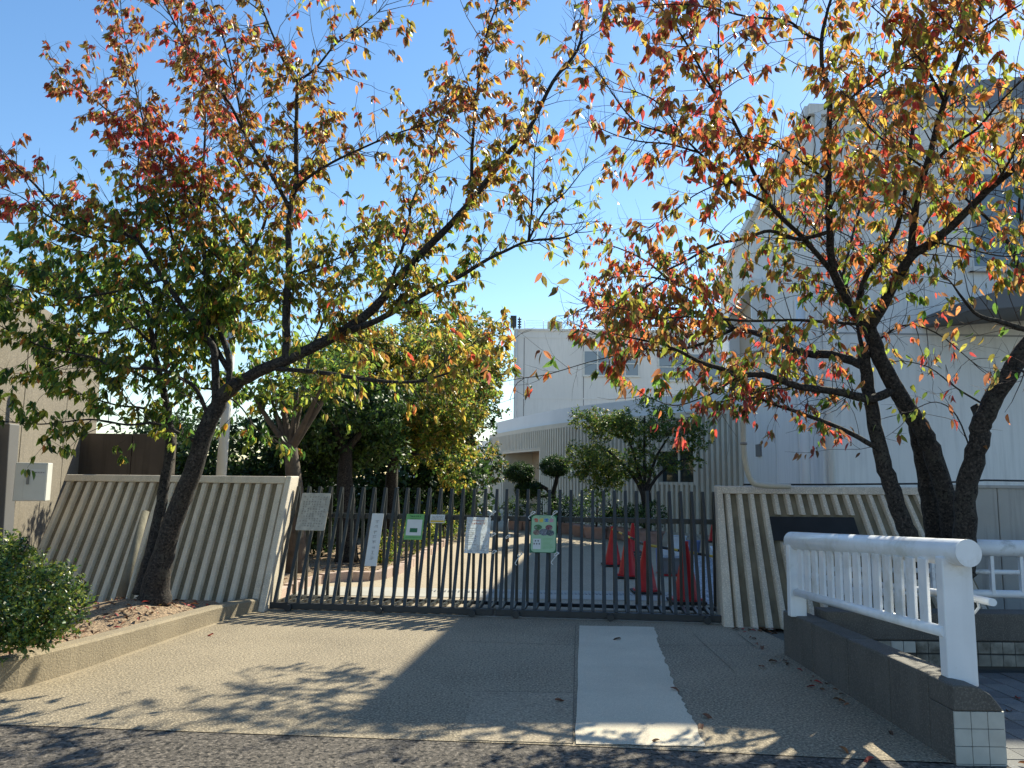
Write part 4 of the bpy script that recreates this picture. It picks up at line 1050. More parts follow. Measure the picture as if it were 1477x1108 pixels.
D_.limb([(1256, 472), (1276, 435), (1293, 404), (1315, 370), (1346, 348), (1388, 312), (1421, 278), (1455, 250), (1500, 212)], 30, 15, None, 5.9, n=10)
D_.limb([(1312, 372), (1318, 320), (1326, 272), (1339, 232), (1358, 160), (1375, 110), (1389, 68), (1408, 28), (1425, -20)], 21, 8, None, 5.9, n=10)
D_.limb([(1236, 455), (1248, 401), (1267, 373), (1287, 342), (1301, 303), (1314, 207), (1318, 164), (1323, 122), (1330, 89), (1344, 54), (1354, 23), (1362, -25)], 16, 4, None, 6.6)
D_.limb([(1363, 140), (1337, 101), (1314, 68), (1286, 35), (1258, 10)], 10, 3, None, 5.4)
D_.limb([(1332, 240), (1304, 221), (1262, 192), (1232, 150)], 8, 3, None, 5.5)
D_.limb([(1225, 143), (1253, 122), (1286, 101), (1323, 80), (1358, 63)], 6, 3, 5.6, 5.9)
D_.limb([(1336, 242), (1375, 209), (1410, 185), (1440, 150), (1480, 110)], 10, 4, None, 5.1)
D_.limb([(1396, 55), (1429, 33), (1480, 2)], 8, 4, None, 5.3)
D_.limb([(1394, 58), (1365, 33), (1335, 0)], 7, 3, None, 5.3)
D_.limb([(1438, 262), (1457, 230), (1480, 180)], 8, 4, None, 5.5)
D_.limb([(1205, 400), (1160, 345), (1118, 305), (1100, 270), (1085, 244), (1070, 201), (1057, 173), (1039, 147), (1020, 117), (1000, 80), (979, 45), (963, 22), (940, 0)], 14, 3, None, 5.7)
D_.limb([(1112, 300), (1078, 278), (1052, 259), (1028, 238), (989, 201), (968, 169), (944, 145), (918, 133)], 9, 3, None, 5.9)
D_.limb([(1010, 226), (966, 208), (922, 204), (883, 193), (848, 176)], 6, 2, None, 5.8)
D_.limb([(985, 198), (948, 188), (922, 180), (898, 156), (879, 128), (857, 97), (838, 78)], 6, 2, None, 5.6)
D_.limb([(1036, 145), (1036, 65), (1040, -5)], 6, 3, None, 5.6)
D_.limb([(1197, 340), (1150, 345), (1111, 333), (1078, 343), (1035, 352), (1009, 365), (987, 378), (961, 391), (937, 411), (905, 428), (878, 446)], 11, 2.5, None, 6.0)
D_.limb([(1060, 262), (1031, 268), (1000, 283), (968, 307), (940, 330)], 5, 2, None, 6.0)
D_.limb([(1245, 468), (1154, 462), (1078, 463), (1035, 459), (992, 457), (942, 459), (900, 446), (850, 440)], 9, 2, None, 5.7)
D_.limb([(1195, 265), (1133, 217), (1085, 201), (1035, 189)], 6, 2, None, 5.6)
D_.limb([(1186, 60), (1160, 48), (1135, 30), (1078, 24), (1024, 11), (979, 6), (935, 9), (888, 14)], 8, 2, None, 5.4)
D_.limb([(1292, 565), (1257, 575), (1206, 565), (1154, 558), (1103, 541), (1067, 541), (1035, 530), (1009, 522), (981, 507), (953, 496), (918, 489), (883, 481)], 24, 3, None, 6.4, n=10)
D_.limb([(985, 508), (929, 500), (894, 511), (844, 524), (790, 540), (757, 545)], 4, 1.2, None, 6.2, grow=.5)
D_.limb([(1067, 541), (1040, 560), (1010, 575), (970, 585), (930, 570)], 6, 1.5, None, 6.6)
D_.limb([(1196, 300), (1220, 260), (1260, 230), (1300, 260)], 5, 2, None, 5.3)
D_.limb([(1350, 346), (1400, 360), (1450, 370), (1490, 360)], 6, 2, None, 5.5)
def lfD(q, f):
    x, y, c = to_px(q); dens = .40
    if y > 560: dens = .2
    if x > 1260 and y > 430: dens = .1
    if f < .3: dens *= .45
    if x < 870: dens *= .35
    elif x < 930 and y < 330: dens *= .65
    if 880 < x < 1180 and 380 < y < 560: dens *= 1.35
    return 0 if random.random() > dens else random.choice((1, 2, 3, 4, 5, 6))
D_.grow(.066, .56, lfD, mixC, .099, t0=.15, up=.1, rr=.0055)
D_.finish(290)

C_ = Tree('leaning_autumn_tree', 'slimmer dark tree leaning left in front of the right ribbed wall', (3.9, 7.4, 0), 'autumn cherry trees by the gate', ws=.72)
C_.limb([(1328, 830), (1309, 770), (1291, 719), (1274, 667), (1264, 623), (1254, 571), (1247, 520), (1243, 500)], 36, 21, 7.4, 7.3, 'trunk', 12, per=5, flare=.2, grow=0)
C_.limb([(1245, 530), (1206, 513), (1165, 510), (1130, 499), (1090, 480), (1059, 474), (1000, 450), (930, 440), (860, 425)], 20, 3, None, 10.2, n=10)
C_.limb([(1256, 655), (1223, 623), (1171, 602), (1122, 585), (1085, 574), (1040, 580), (1000, 600)], 11, 2, None, 6.9)
C_.limb([(1059, 474), (1000, 500), (940, 505), (880, 490), (835, 470)], 8, 2, None, 10.5)
C_.limb([(1000, 455), (960, 400), (920, 370), (870, 350)], 7, 2, None, 10.6)
C_.limb([(1000, 450), (950, 470), (900, 460), (860, 440), (830, 450)], 7, 2, None, 10.4)
C_.limb([(1059, 474), (1000, 420), (940, 400), (890, 400)], 7, 2, None, 9.6)
C_.limb([(1165, 512), (1140, 545), (1110, 560), (1060, 575)], 9, 2, None, 6.8)
C_.limb([(1243, 500), (1230, 440), (1215, 400), (1190, 350), (1150, 300)], 9, 2, None, 8.2)
C_.limb([(1244, 510), (1300, 470), (1350, 480), (1400, 520)], 6, 1.5, None, 7.6)
C_.limb([(1244, 515), (1290, 400), (1330, 330), (1380, 250), (1420, 200)], 8, 2, None, 8.6)
C_.limb([(1215, 400), (1240, 300), (1260, 230), (1280, 170)], 6, 2, None, 8.8)
C_.limb([(1290, 400), (1240, 350), (1180, 320)], 5, 1.5, None, 8.8)
def lfC(q, f):
    x, y, c = to_px(q); dens = .42
    if x > 1260 and y > 400: dens = .18
    if 860 < x < 1080 and 360 < y < 530: dens = .85
    if x < 840: dens = .12
    return 0 if random.random() > dens * .9 else random.choice((1, 2, 3, 4))
def mixC2(q):
    return {'red': .22, 'rust': .28, 'scarlet': .12, 'orange': .22, 'olive': .22} if q[1] < 560 else {'red': .3, 'rust': .3, 'brown': .2, 'green': .25}
C_.grow(.10, .5, lfC, mixC2, .085, t0=.1, up=.1, rr=.005)
C_.finish(180)

E_ = Tree('mossy_autumn_tree', 'thick trunked tree leaning right at the right edge of the photo', (4.6, 7.2, 0), 'autumn cherry trees by the gate', ws=.66)
E_.limb([(1388, 830), (1391, 770), (1394, 709), (1411, 640), (1418, 606), (1442, 561), (1477, 506), (1520, 450)], 46, 36, 7.2, 6.6, 'trunk', 14, per=5, flare=.2, grow=0)
E_.limb([(1416, 615), (1410, 595), (1405, 585)], 24, 18, None, 7.0, grow=0)
E_.limb([(1500, 476), (1446, 465), (1411, 455), (1388, 430), (1374, 410)], 14, 3, None, 6.2)
E_.limb([(1510, 462), (1475, 400), (1458, 356), (1432, 323), (1390, 284), (1374, 267)], 13, 3, None, 6.9)
E_.limb([(1505, 465), (1480, 350), (1470, 290), (1490, 200)], 10, 3, None, 6.4)
E_.limb([(1515, 455), (1560, 430), (1620, 400), (1690, 330)], 20, 5, None, 6.9)
E_.limb([(1560, 430), (1600, 470), (1660, 490), (1740, 480)], 9, 3, None, 7.2)
E_.limb([(1520, 450), (1545, 380), (1560, 300), (1580, 200)], 14, 3, None, 7.4)
E_.limb([(1530, 440), (1580, 500), (1640, 540), (1720, 560)], 9, 3, None, 6.6)
E_.limb([(1620, 400), (1640, 330), (1650, 250)], 7, 3, None, 6.5)
E_.limb([(1460, 535), (1490, 540), (1520, 530)], 6, 2, None, 6.0)
E_.limb([(1425, 590), (1380, 560), (1340, 530), (1300, 520)], 5, 1.5, None, 7.4)
E_.limb([(1405, 660), (1380, 600), (1350, 580), (1320, 590)], 4, 1.2, None, 7.0)
def lfE(q, f):
    x, y, c = to_px(q); dens = .55 if x > 1490 else (.34 if y < 520 else .22)
    return 0 if random.random() > dens else random.choice((1, 1, 2))
E_.grow(.11, .5, lfE, mixC, .10, t0=.1, up=.15, rr=.005)
E_.finish(120)
Fs = Tree('bare_tree_trunk', 'black mossy upright trunk between the two leaning right trees', (4.2, 7.7, 0), ws=.66)
Fs.limb([(1352, 830), (1347, 770), (1338, 705), (1326, 640), (1318, 600)], 42, 30, 7.8, 7.6, 'trunk', 12, per=5, grow=0)
Fs.limb([(1322, 620), (1300, 590), (1285, 560)], 20, 10, None, 7.4, grow=0)
Fs.finish(0)

# ------------------------------------------------------------------ leafy masses: yard trees, hedges, bushes
def crown(name, parent, blobs, n, size, mix, M=EVERG, kind='stuff', up=.5, droop=.0, tpl=None, shell=.55):
    """blobs: (centre, radii). Leaves spread through the outer part of each blob in small tufts."""
    vol = np.array([b[1][0] * b[1][1] * b[1][2] for b in blobs]) ** .67; vol /= vol.sum()
    pos = []; out = []
    for (c, r), f in zip(blobs, vol):
        k = max(20, int(n * f)); nt = max(6, k // 14)
        d = rng.normal(size=(nt, 3)); d /= np.linalg.norm(d, axis=1, keepdims=True)
        rad = shell + (1 - shell) * rng.random(nt) ** .6
        rad *= 1 + .16 * np.sin(d[:, 0] * 5 + d[:, 2] * 4 + c[0]) * np.cos(d[:, 1] * 4 + c[2])
        tc = d * rad[:, None] * np.array(r)
        w = rng.integers(0, nt, k)
        tuft = rng.normal(size=(k, 3)) * (np.mean(r) * .11)
        pos.append(np.array(c) + tc[w] + tuft); out.append(d[w])
    pos = np.concatenate(pos); out = np.concatenate(out); N = len(pos)
    nrm = out * .7 + np.array([0, 0, up]) + rng.normal(size=(N, 3)) * .55
    ax_ = rng.normal(size=(N, 3)) + out * .4 + np.array([0, 0, -droop])
    ks = list(mix); p = np.array([mix[k] for k in ks]); p /= p.sum()
    base = np.array([PAL[k] for k in ks])[rng.choice(len(ks), N, p=p)]
    cols = np.clip(base * rng.uniform(.6, 1.3, (N, 1)), .004, .9)
    me = leaves_mesh(name, pos, ax_, nrm, size * rng.uniform(.6, 1.3, N), cols, tpl or CARD, M)
    o = bpy.data.objects.new(name, me); COL.objects.link(o); put(o, parent)
    if kind: o['kind'] = kind
    return o
def blob_cloud(c, R, n, r):
    bl = []
    for _ in range(n):
        d = rng.normal(size=3); d /= np.linalg.norm(d); q = np.array(c) + d * np.array(R) * rng.uniform(.45, .95)
        k = rng.uniform(.7, 1.25); bl.append((q, np.array([r, r, r * .75]) * k))
    return bl
def simple_tree(name, label, trunk_pts, w, blobs, n, size, mix, M=LEAF_V, group=None, bark=BARK, **kw):
    t = thing(name, label, 'tree', trunk_pts[0], group)
    mb = MB(); path = smooth_path(trunk_pts, 4); k = len(path)
    mb.tube(path, [w * (1.25 if i == 0 else 1) * (1 - .5 * i / (k-1)) for i in range(k)], 10, jit=.06); tr = mb.obj('trunk', bark, t)
    for b, r in blobs[::max(1, len(blobs) // 7)]:
        mb = MB(); mb.tube(smooth_path([path[-2], path[-1].lerp(Vector(b), .5) + Vector((0, 0, -.1)), Vector(b)], 3), [w*.4, w*.34, w*.3, w*.26, w*.2, w*.15, w*.1][:7], 6); mb.obj('limb', bark, t)
    crown('crown', t, blobs, n, size, mix, M, **kw); return t

GOLDY = {'lime': .28, 'olive': .25, 'gold': .12, 'green': .35, 'dkgreen': .1}
DARK = {'dkgreen': .7, 'green': .3}
YT = 'trees lining the left side of the school yard'
# near yard tree with a forked pale trunk
tb_ = G(428, 822, 0.05)
simple_tree('yard_tree', 'thick pale forked trunk just inside the left end of the gate', [Vector((tb_.x, tb_.y, -.05)), P(425, 760, tb_.y), P(424, 690, tb_.y), P(418, 640, tb_.y)], .21,
            [(np.array(P(x, y, tb_.y + dy)), np.array([.5, .6, .35])) for x, y, dy in ((390, 570, .3), (430, 560, 0), (470, 545, -.4), (400, 520, .6), (450, 500, .3), (360, 560, .2), (500, 520, 0))],
            2400, .12, {'lime': .35, 'green': .4, 'gold': .1, 'dkgreen': .15}, group=YT, droop=.7, bark=BARKL)
mb = MB(); mb.tube(smooth_path([P(424, 690, tb_.y), P(400, 640, tb_.y), P(375, 590, tb_.y)], 4), [.12, .12, .11, .1, .1, .09, .09, .08, .07], 10, jit=.05)
# golden tree and neighbours
y1 = 17.5
simple_tree('golden_yard_tree', 'full round tree of gold and green leaves in the middle of the yard bed', [Vector((P(565, 800, y1).x, y1, -.05)), P(566, 740, y1), P(565, 690, y1), P(572, 640, y1)], .2,
            blob_cloud(P(575, 560, y1), (2.1, 1.6, 1.6), 70, .5) + blob_cloud(P(640, 560, y1), (1.15, 1.2, 1.5), 34, .42) + blob_cloud(P(640, 650, y1), (.9, .9, .9), 18, .38) + blob_cloud(P(520, 520, y1), (1.2, 1.2, 1.2), 26, .45), 36000, .10, GOLDY, group=YT, droop=.6)
y2 = 15.2
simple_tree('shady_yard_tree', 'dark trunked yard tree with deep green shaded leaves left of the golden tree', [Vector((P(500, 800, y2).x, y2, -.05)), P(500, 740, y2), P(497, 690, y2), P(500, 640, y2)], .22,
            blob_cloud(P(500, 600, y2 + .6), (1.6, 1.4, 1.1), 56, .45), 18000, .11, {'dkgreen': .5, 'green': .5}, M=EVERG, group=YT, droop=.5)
y3 = 27
simple_tree('cedar_tree', 'ragged dark cedar at the far end of the yard bed', [Vector((P(680, 740, y3).x, y3, -.05)), P(680, 690, y3), P(676, 620, y3), P(672, 540, y3)], .25,
            [(np.array(P(672 + random.uniform(-1, 1) * (18 + (y - 500) * .16), y, y3 + random.uniform(-1, 1))), np.array([.75, .75, .26])) for y in np.linspace(490, 700, 40)],
            10000, .16, {'dkgreen': .6, 'green': .3, 'olive': .2}, M=EVERG, group=YT)
simple_tree('tall_yard_tree', 'taller tree rising behind the golden tree', [Vector((P(610, 760, 24).x, 24, -.05)), P(610, 690, 24), P(615, 600, 24)], .25,
            blob_cloud(P(650, 520, 24), (1.9, 1.6, 1.9), 46, .6), 13000, .15, {'green': .4, 'olive': .35, 'gold': .2}, group=YT)
# dark evergreen hedge behind the left wall
hd = thing('evergreen_hedge', 'dark evergreen hedge behind the left ribbed wall', 'hedge', (-6, 17, 0))
bl = []
for i in range(60):
    px = random.uniform(215, 470); y = 17 + random.uniform(-1, 1); bl.append((np.array((P(px, 690, y).x, y, random.uniform(.2, 2.7 - .2*abs(px-330)/120))), np.array([.7, .6, .55])))
crown('foliage', hd, bl, 34000, .13, {'dkgreen': .85, 'green': .15}, EVERG, shell=.1)
mb = MB(); mb.box((-8.4, 18.4, -.1), (-4.2, 18.9, 2.7)); 
hd2 = thing('evergreen_hedge', 'dark tree belt behind the yard trunks', 'hedge', (-4, 22, 0))
bl = []
for i in range(70):
    px = random.uniform(430, 670); y = 22 + random.uniform(-1, 1.5); bl.append((np.array((P(px, 690, y).x, y, random.uniform(.2, 4.2))), np.array([.9, .7, .7])))
crown('foliage', hd2, bl, 36000, .18, {'dkgreen': .85, 'green': .15}, EVERG, shell=.1)
# round clipped bushes along the stone edging
for px, py, r_, lb in ((548, 812, .26, 'small round bush nearest the gate inside the bed'), (585, 800, .36, 'round clipped bush second along the stone edging'),
                       (608, 790, .38, 'round clipped bush below the green notice'), (640, 782, .42, 'larger clipped bush below the small notice'), (664, 768, .4, 'far clipped bush beside the white poster')):
    g = G(px, py, 0.02)
    t = thing('clipped_bush', lb, 'bush', g, 'clipped bushes along the stone edging')
    mb = MB(); mb.tube([(g.x, g.y, -.03), (g.x, g.y, r_)], [.03, .02], 6); mb.obj('stem', BARKL, t)
    crown('foliage', t, [(np.array((g.x, g.y, r_ * 1.05)), np.array([r_ * 1.05, r_ * 1.05, r_ * 1.1]))], 1500, .055, {'lime': .35, 'green': .45, 'gold': .12, 'dkgreen': .15}, LEAF_V, shell=.75)
# planting bed inside the yard and its edging stones
e_px = [(392, 868), (440, 846), (490, 838), (540, 836), (575, 826), (600, 812), (622, 797), (645, 783), (662, 772), (676, 763)]
ep = smooth_path([G(x, y, 0) for x, y in e_px], 10)
mb = MB(); poly = [(p.x - .05, p.y) for p in ep] + [(-3, 40), (-14, 40), (-14, 12), (-4.2, 10.4)]
mb.add([(x, y, .015) for x, y in poly], [tuple(range(len(poly)))]); bed = tag(mb.obj('yard_bed', SOIL), kind='structure')
d_acc = 0; last = ep[0]; est = MB().box((-.13, -.07, -.03), (.13, .07, .13)).mesh('edging_stone', EDGEST)
edge = thing('stone_edging', 'curved row of pink edging stones around the yard bed', 'edging', ep[0])
i = 0
for a, b in zip(ep[:-1], ep[1:]):
    L = (b - a).length; 
    while d_acc < L:
        p = a.lerp(b, d_acc / L); t = (b - a).normalized()
        o = inst('stone', est, edge); o.matrix_parent_inverse = wmat(edge).inverted(); o.location = (p.x, p.y, random.uniform(-.015, .015)); o.rotation_euler = (0, random.uniform(-.05, .05), math.atan2(t.y, t.x) + random.uniform(-.08, .08))
        d_acc += .285
    d_acc -= L
# foreground shrub at lower left
sb_ = thing('evergreen_shrub', 'glossy small leaved evergreen shrub on the kerb at lower left', 'shrub', (-4.5, 6.4, .2))
bl = []
for px, py, Y, r_ in ((20, 830, 6.5, .28), (60, 855, 6.3, .26), (95, 870, 6.35, .18), (10, 880, 6.1, .28), (60, 895, 6.05, .2), (95, 890, 6.2, .17), (-40, 830, 6.4, .35), (-50, 880, 6.1, .3), (30, 905, 6.0, .2), (-10, 800, 6.7, .25), (75, 835, 6.6, .18), (0, 925, 5.95, .16), (105, 850, 6.6, .14), (25, 795, 6.7, .14), (50, 925, 6.0, .12)):
    bl.append((np.array(P(px, py, Y)), np.array([r_, r_, r_ * .9])))
crown('foliage', sb_, bl, 13000, .042, {'green': .5, 'dkgreen': .25, 'lime': .3}, GLOSSY, shell=.35, up=.8)
mb = MB()
for i in range(16):
    b = bl[i % len(bl)][0]; mb.tube(smooth_path([(-4.45 + random.uniform(-.3, .2), 6.35 + random.uniform(-.15, .15), .15), Vector(b) + Vector((0, .06, -.02)), Vector(b) + Vector((0, .02, .1))], 3), [.012, .011, .01, .009, .008, .007, .005], 5)
mb.obj('stems', BARK, sb_)
# soft shrub tree in front of the pavilion
ys_ = 21.5; stg = G(930, 762, 0)
cam_tree = thing('broad_shrub_tree', 'multi stemmed evergreen shrub tree in front of the fluted pavilion', 'tree', (P(930, 745, ys_).x, ys_, 0))
bx_ = P(930, 750, ys_)
for k, (px, py) in enumerate(((860, 640), (900, 620), (930, 600), (965, 630), (995, 660), (880, 660))):
    mb = MB(); mb.tube(smooth_path([Vector((bx_.x, ys_, -.05)), P(926 + k*2, 712, ys_), P((px + 928) / 2, (py + 690) / 2, ys_), P(px, py, ys_)], 4), np.linspace(.07, .02, 13).tolist(), 7); mb.obj('stem', BARK, cam_tree)
bl = blob_cloud(P(880, 645, ys_), (1.3, .9, 1.15), 46, .34) + blob_cloud(P(930, 610, ys_), (1.1, .8, .6), 24, .3) + blob_cloud(P(985, 625, ys_), (.7, .6, .5), 16, .28) + blob_cloud(P(1005, 668, ys_), (.3, .3, .3), 5, .17) + blob_cloud(P(860, 690, ys_), (.8, .5, .45), 14, .27) + blob_cloud(P(935, 665, ys_), (1.0, .6, .6), 16, .27)
crown('crown', cam_tree, bl, 24000, .08, {'green': .55, 'lime': .25, 'dkgreen': .25, 'olive': .1}, EVERG, shell=.5)
# cloud pruned tree
yt = 24.5
topi = thing('cloud_pruned_tree', 'cloud pruned tree with three dark green pads by the porch', 'tree', (P(803, 760, yt).x, yt, 0))
mb = MB(); mb.tube(smooth_path([P(806, 765, yt), P(803, 735, yt), P(798, 715, yt), P(802, 695, yt), P(805, 680, yt)], 5), np.linspace(.11, .05, 21).tolist(), 9, jit=.08); mb.obj('trunk', BARK, topi)
for a in ([P(800, 722, yt), P(788, 706, yt), P(775, 702, yt - .2)], [P(800, 712, yt), P(782, 716, yt), P(766, 712, yt - .3)], [P(790, 706, yt), P(770, 695, yt), P(755, 690, yt)]):
    mb = MB(); mb.tube(smooth_path(a, 4), np.linspace(.06, .03, 9).tolist(), 7); mb.obj('branch', BARK, topi)
for px, py, a, b in ((750, 682, .42, .27), (763, 706, .40, .24), (801, 673, .45, .29)):
    crown('pad', topi, [(np.array(P(px, py, yt)), np.array([a, a, b]))], 7000, .06, {'dkgreen': .9, 'green': .1}, EVERG, shell=.7)
# planters with bushes
PG = 'pink planters along the pavilion'
names = ['leftmost', 'second from left', 'third from left', 'fourth from left', 'fifth from left', 'sixth from left', 'seventh from left', 'eighth from left', 'rightmost']
spots = [(745, 764), (770, 766), (795, 768), (821, 770), (842, 774), (860, 777), (886, 777), (912, 780), (938, 785)]
plant_of = {0: .38, 2: .5, 3: .42, 5: .55, 6: .3, 7: .35, 8: .4}
potm = MB(); W1, W0 = .30, .25
potm.hexa([(-W0, -.16, 0), (W0, -.16, 0), (W0, .16, 0), (-W0, .16, 0), (-W1, -.2, .27), (W1, -.2, .27), (W1, .2, .27), (-W1, .2, .27)])
potme = potm.mesh('pot_body', POT)
rimme = MB().box((-.33, -.23, .272), (.33, .23, .33)).mesh('pot_rim', POT)
for i, (px, py) in enumerate(spots):
    g = G(px, py, 0)
    t = thing('planter', '%s of the pink box planters along the pavilion' % names[i], 'planter', (g.x, g.y, 0), PG, rz=-.5)
    inst('body', potme, t); inst('rim', rimme, t)
    if i in plant_of:
        r_ = plant_of[i]
        pt = thing('potted_bush', 'dark bush growing in the %s pink planter' % names[i], 'bush', (g.x, g.y, .33), 'dark bushes in the pink planters')
        mb = MB(); mb.tube([(g.x, g.y, .3), (g.x + .03, g.y, .55 + r_*.6)], .025, 6); mb.obj('stem', BARK, pt)
        crown('foliage', pt, [(np.array((g.x, g.y, .42 + r_ * .8)), np.array([r_ * 1.15, r_, r_ * .8]))], 1300, .07, DARK, EVERG, shell=.7)

# ------------------------------------------------------------------ cones and works things in the yard
cone_prof = [(.155, 0.045), (.15, .06), (.032, .66), (.034, .665), (.034, .70), (.02, .705)]
cm = MB().lathe(cone_prof, n=20).mesh('cone_body', RED)
bm_ = MB(); bm_.prism([(.19*math.cos(a), .19*math.sin(a)) for a in np.linspace(math.pi/8, 2*math.pi + math.pi/8, 9)[:-1]], 'z', 0, .045); basem = bm_.mesh('cone_base', RED)
km = MB(); km.box((-.2, -.2, -.004), (.2, .2, .022)); km_ = km.mesh('cone_weight', BLACK)
CG = 'red traffic cones inside the gate'
cones = {}
for key, px, py, s, lb in (('a', 884, 816, 1.05, 'leftmost red traffic cone inside the gate'), ('b', 906, 833, 1.08, 'second red traffic cone from the left, bar end on its tip'),
                           ('c', 932, 855, 1.05, 'nearest middle red traffic cone, in front of the blue panels'), ('d', 990, 869, 1.15, 'large nearest red traffic cone at the right by the gate'),
                           ('e', 1030, 782, .95, 'far red traffic cone by the pavilion seen through the last bars'), ('f', 913, 797, .95, 'red traffic cone mostly hidden behind the second cone')):
    g = G(px, py, 0)
    t = thing('traffic_cone', lb, 'cone', (g.x, g.y, 0.012), CG); t.scale = (s, s, s)
    inst('body', cm, t); inst('base', basem, t); inst('weight', km_, t); cones[key] = Vector((g.x, g.y, .66 * s))
def cone_bar(a, b, label):
    t = thing('cone_bar', label, 'bar', a, 'striped bars resting on the cones')
    n = 8
    for i in range(n):
        mb = MB(); mb.tube([a.lerp(b, i/n), a.lerp(b, (i+1)/n)], .02, 8); mb.obj('stripe', YELLOW if i % 2 == 0 else BLACK, t)
cone_bar(cones['a'], cones['c'] * 1.0, 'striped yellow and black bar between the left cones')
cone_bar(cones['c'] + Vector((.02, 0, 0)), P(1048, 806, 12.0), 'striped bar from the middle cone to the right edge of the gate')
wpn = thing('panel_stack', 'white panels leaning together behind the middle cone', 'panels', G(955, 826))
for i, (px, M) in enumerate(((948, BLUE), (958, PAPER), (976, PAPER))):
    g = G(px, 826 + i, 0); mb = MB(); mb.hexa([g, g + Vector((.22, 0, 0)), g + Vector((.22, .04, 0)), g + Vector((0, .04, 0)), g + Vector((0, .1, .42)), g + Vector((.22, .1, .42)), g + Vector((.22, .14, .42)), g + Vector((0, .14, .42))]); mb.obj('panel', M, wpn)
g = G(956, 830); crt = thing('grey_crate', 'grey plastic crate standing on a red mat between the cones', 'crate', g)
MB().box((g.x, g.y, .02), (g.x + .42, g.y + .3, .3)).obj('body', STEEL, crt, .01); MB().box((g.x - .02, g.y - .02, .27), (g.x + .44, g.y + .32, .31)).obj('rim', STEEL, crt, .005); MB().box((g.x - .05, g.y - .12, .003), (g.x + .5, g.y + .35, .018)).obj('mat', RED, crt)
g = G(970, 808); bg_ = thing('sand_bag', 'white sack with an open top behind the large right cone', 'sack', g)
mb = MB(); mb.lathe([(.02, 0), (.2, .02), (.24, .15), (.22, .32), (.16, .42), (.19, .50), (.15, .49)], (g.x + .12, g.y, 0), 14); mb.obj('sack', PAPER, bg_)
g = G(1000, 800); bc = thing('blue_bucket', 'pale blue bucket beside the white sack', 'bucket', g)
mb = MB(); mb.lathe([(.0, .0), (.13, .0), (.17, .3), (.18, .31), (.16, .31), (.12, .03)], (g.x, g.y, 0), 18); mb.obj('body', BLUE, bc)
mb = MB(); mb.tube([(g.x + .17*math.cos(t), g.y, .3 + .13*math.sin(t)) for t in np.linspace(0, math.pi, 9)], .006, 6); mb.obj('handle', STEEL, bc)
kw_ = thing('white_kerb', 'low white concrete kerb behind the right end of the gate', 'kerb', G(1040, 830))
a, b = G(1024, 802), G(1056, 872)
for i in range(5):
    p, q = a.lerp(b, i/5 + .004), a.lerp(b, (i+1)/5 - .004); MB().hexa([p, q, q + Vector((.25, 0, 0)), p + Vector((.25, 0, 0)), p + Vector((0, 0, .22)), q + Vector((0, 0, .22)), q + Vector((.25, 0, .22)), p + Vector((.25, 0, .22))]).obj('block', FASCIA, kw_, .01)
sheet('gravel_bed', [(p.x, p.y) for p in (G(985, 800), G(1024, 802), G(1054, 872), G(1000, 872))], .002, GRAVEL)
hz = thing('hose_coil', 'dark coiled hose lying behind the second cone', 'hose', G(918, 806))
mb = MB(); g = G(918, 812); mb.tube([(g.x + .2*math.cos(t)*(1 - .02*t), g.y + .2*math.sin(t), .03 + .008*t) for t in np.linspace(0, 22, 70)], .016, 6); mb.obj('coil', GATED, hz)

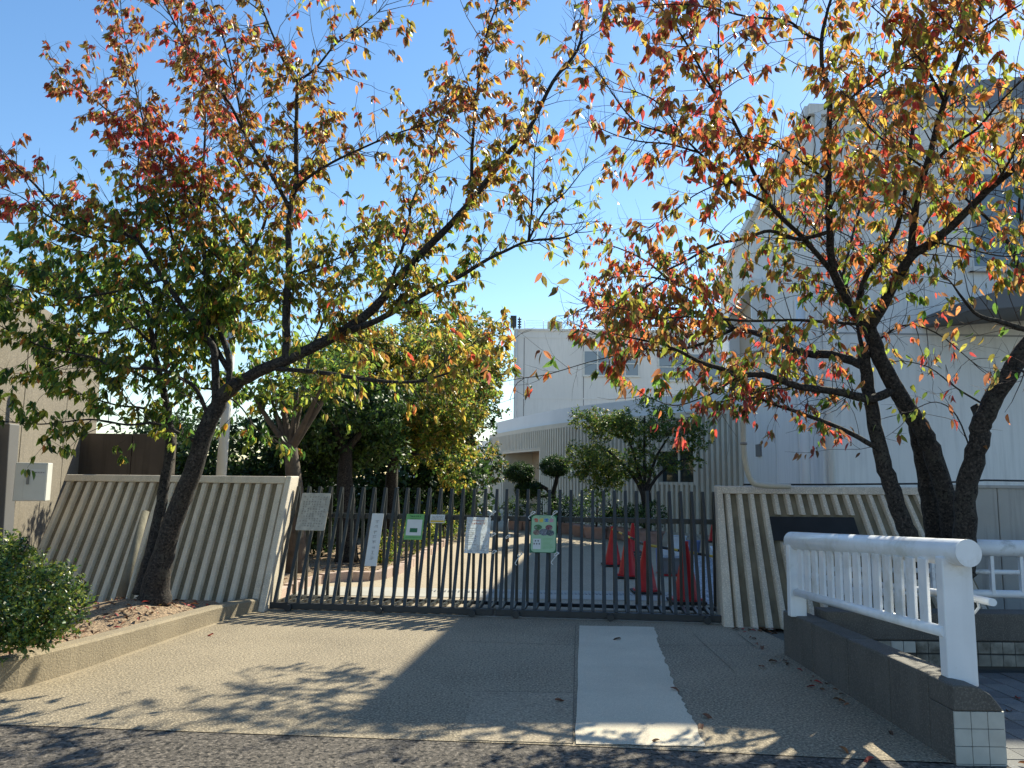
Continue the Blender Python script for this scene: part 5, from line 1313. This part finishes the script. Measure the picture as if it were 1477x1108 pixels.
# ------------------------------------------------------------------ fallen leaves
FL = [(1012, 1030, 'rust', 'curled brown leaf right of the pale concrete strip, beside its twin'), (1012, 1044, 'rust', 'curled brown leaf just below another, right of the pale strip'), (800, 1010, 'rust', 'brown leaf left of the pale concrete strip'),
      (952, 1067, 'brown', 'leaf on the sunlit lower end of the pale strip'), (1102, 963, 'rust', 'fallen leaf lying in the shade near the granite wall top end'), (1120, 955, 'brown', 'fallen leaf closest to the far corner of the granite wall'),
      (1210, 1011, 'orange', 'orange leaf at the foot of the granite wall'), (1210, 1077, 'orange', 'dry leaf between the sun patch and the granite wall'), (1262, 1093, 'scarlet', 'large red leaf in the bottom right on the asphalt edge'),
      (1470, 1008, 'scarlet', 'red leaf on the pavers at the right edge'), (1456, 1026, 'rust', 'rust leaf on the pavers beside the tiled block'), (1018, 897, 'brown', 'dark leaf in front of the right gate end'), (896, 921, 'brown', 'tan leaf on the upper pale strip'),
      (967, 992, 'rust', 'small leaf on the right edge of the pale strip'), (308, 915, 'scarlet', 'tiny red leaf on the drive below the left kerb'), (1100, 932, 'rust', 'fallen leaf just before the right ribbed wall'), (1468, 1100, 'orange', 'orange leaf right of the tiled block')]
for px, py, cn, lb in FL:
    g = G(px, py, .016 if px < 1400 else .01); o = bpy.data.objects.new('fallen_leaf', leaf_meshes[1].copy()); o.data.materials.clear(); o.data.materials.append(DRYL); COL.objects.link(o)
    s = random.uniform(.085, .12); o.scale = (s, s, s); o.location = g; o.rotation_euler = (random.uniform(-.2, .2), random.uniform(-.25, .25), random.uniform(0, 6.3))
    o.color = (*[c * .8 for c in PAL[cn]], 1); tag(o, lb, 'leaf', 'fallen leaves on the ground')
def litter(name, n, fx_, size, mix):
    pos = np.array([fx_() for _ in range(n)]); ax_ = rng.normal(size=(n, 3)) * np.array([1, 1, .18]); nr = np.array([0, 0, 1.]) + rng.normal(size=(n, 3)) * .3
    ks = list(mix); p = np.array([mix[k] for k in ks]); p /= p.sum(); cols = np.array([PAL[k] for k in ks])[rng.choice(len(ks), n, p=p)] * rng.uniform(.5, 1.1, (n, 1))
    me = leaves_mesh(name, pos, ax_, nr, size * rng.uniform(.5, 1.2, n), cols, LT[1], leaf_mat('litter_leaf', False, .1, .7)); o = bpy.data.objects.new(name, me); COL.objects.link(o); tag(o, kind='stuff')
def soil_pt():
    y = random.uniform(6.2, 9.3); x = kerb_x(y) - .05 - abs(random.gauss(0, .9)); return (x, y, soil_z(x, y) + .02)
litter('leaf_litter', 420, soil_pt, .07, {'brown': .5, 'rust': .3, 'red': .15, 'gold': .05})
def wall_pt():
    if random.random() < .6: return (random.uniform(2.5, 2.95), 8.95 - abs(random.gauss(0, .18)), .012)
    y = random.uniform(5.2, 8.9); return (2.62 - abs(random.gauss(0, .07)), y, .012)
litter('leaf_litter', 46, wall_pt, .07, {'brown': .5, 'rust': .35, 'red': .15})
def bed_pt():
    y = random.uniform(10.6, 20); t = random.random(); xe = min((p for p in ep), key=lambda p: abs(p.y - y)).x; return (xe - .15 - abs(random.gauss(0, 2)), y, .03)
litter('leaf_litter', 900, bed_pt, .09, {'brown': .6, 'rust': .25, 'gold': .15})
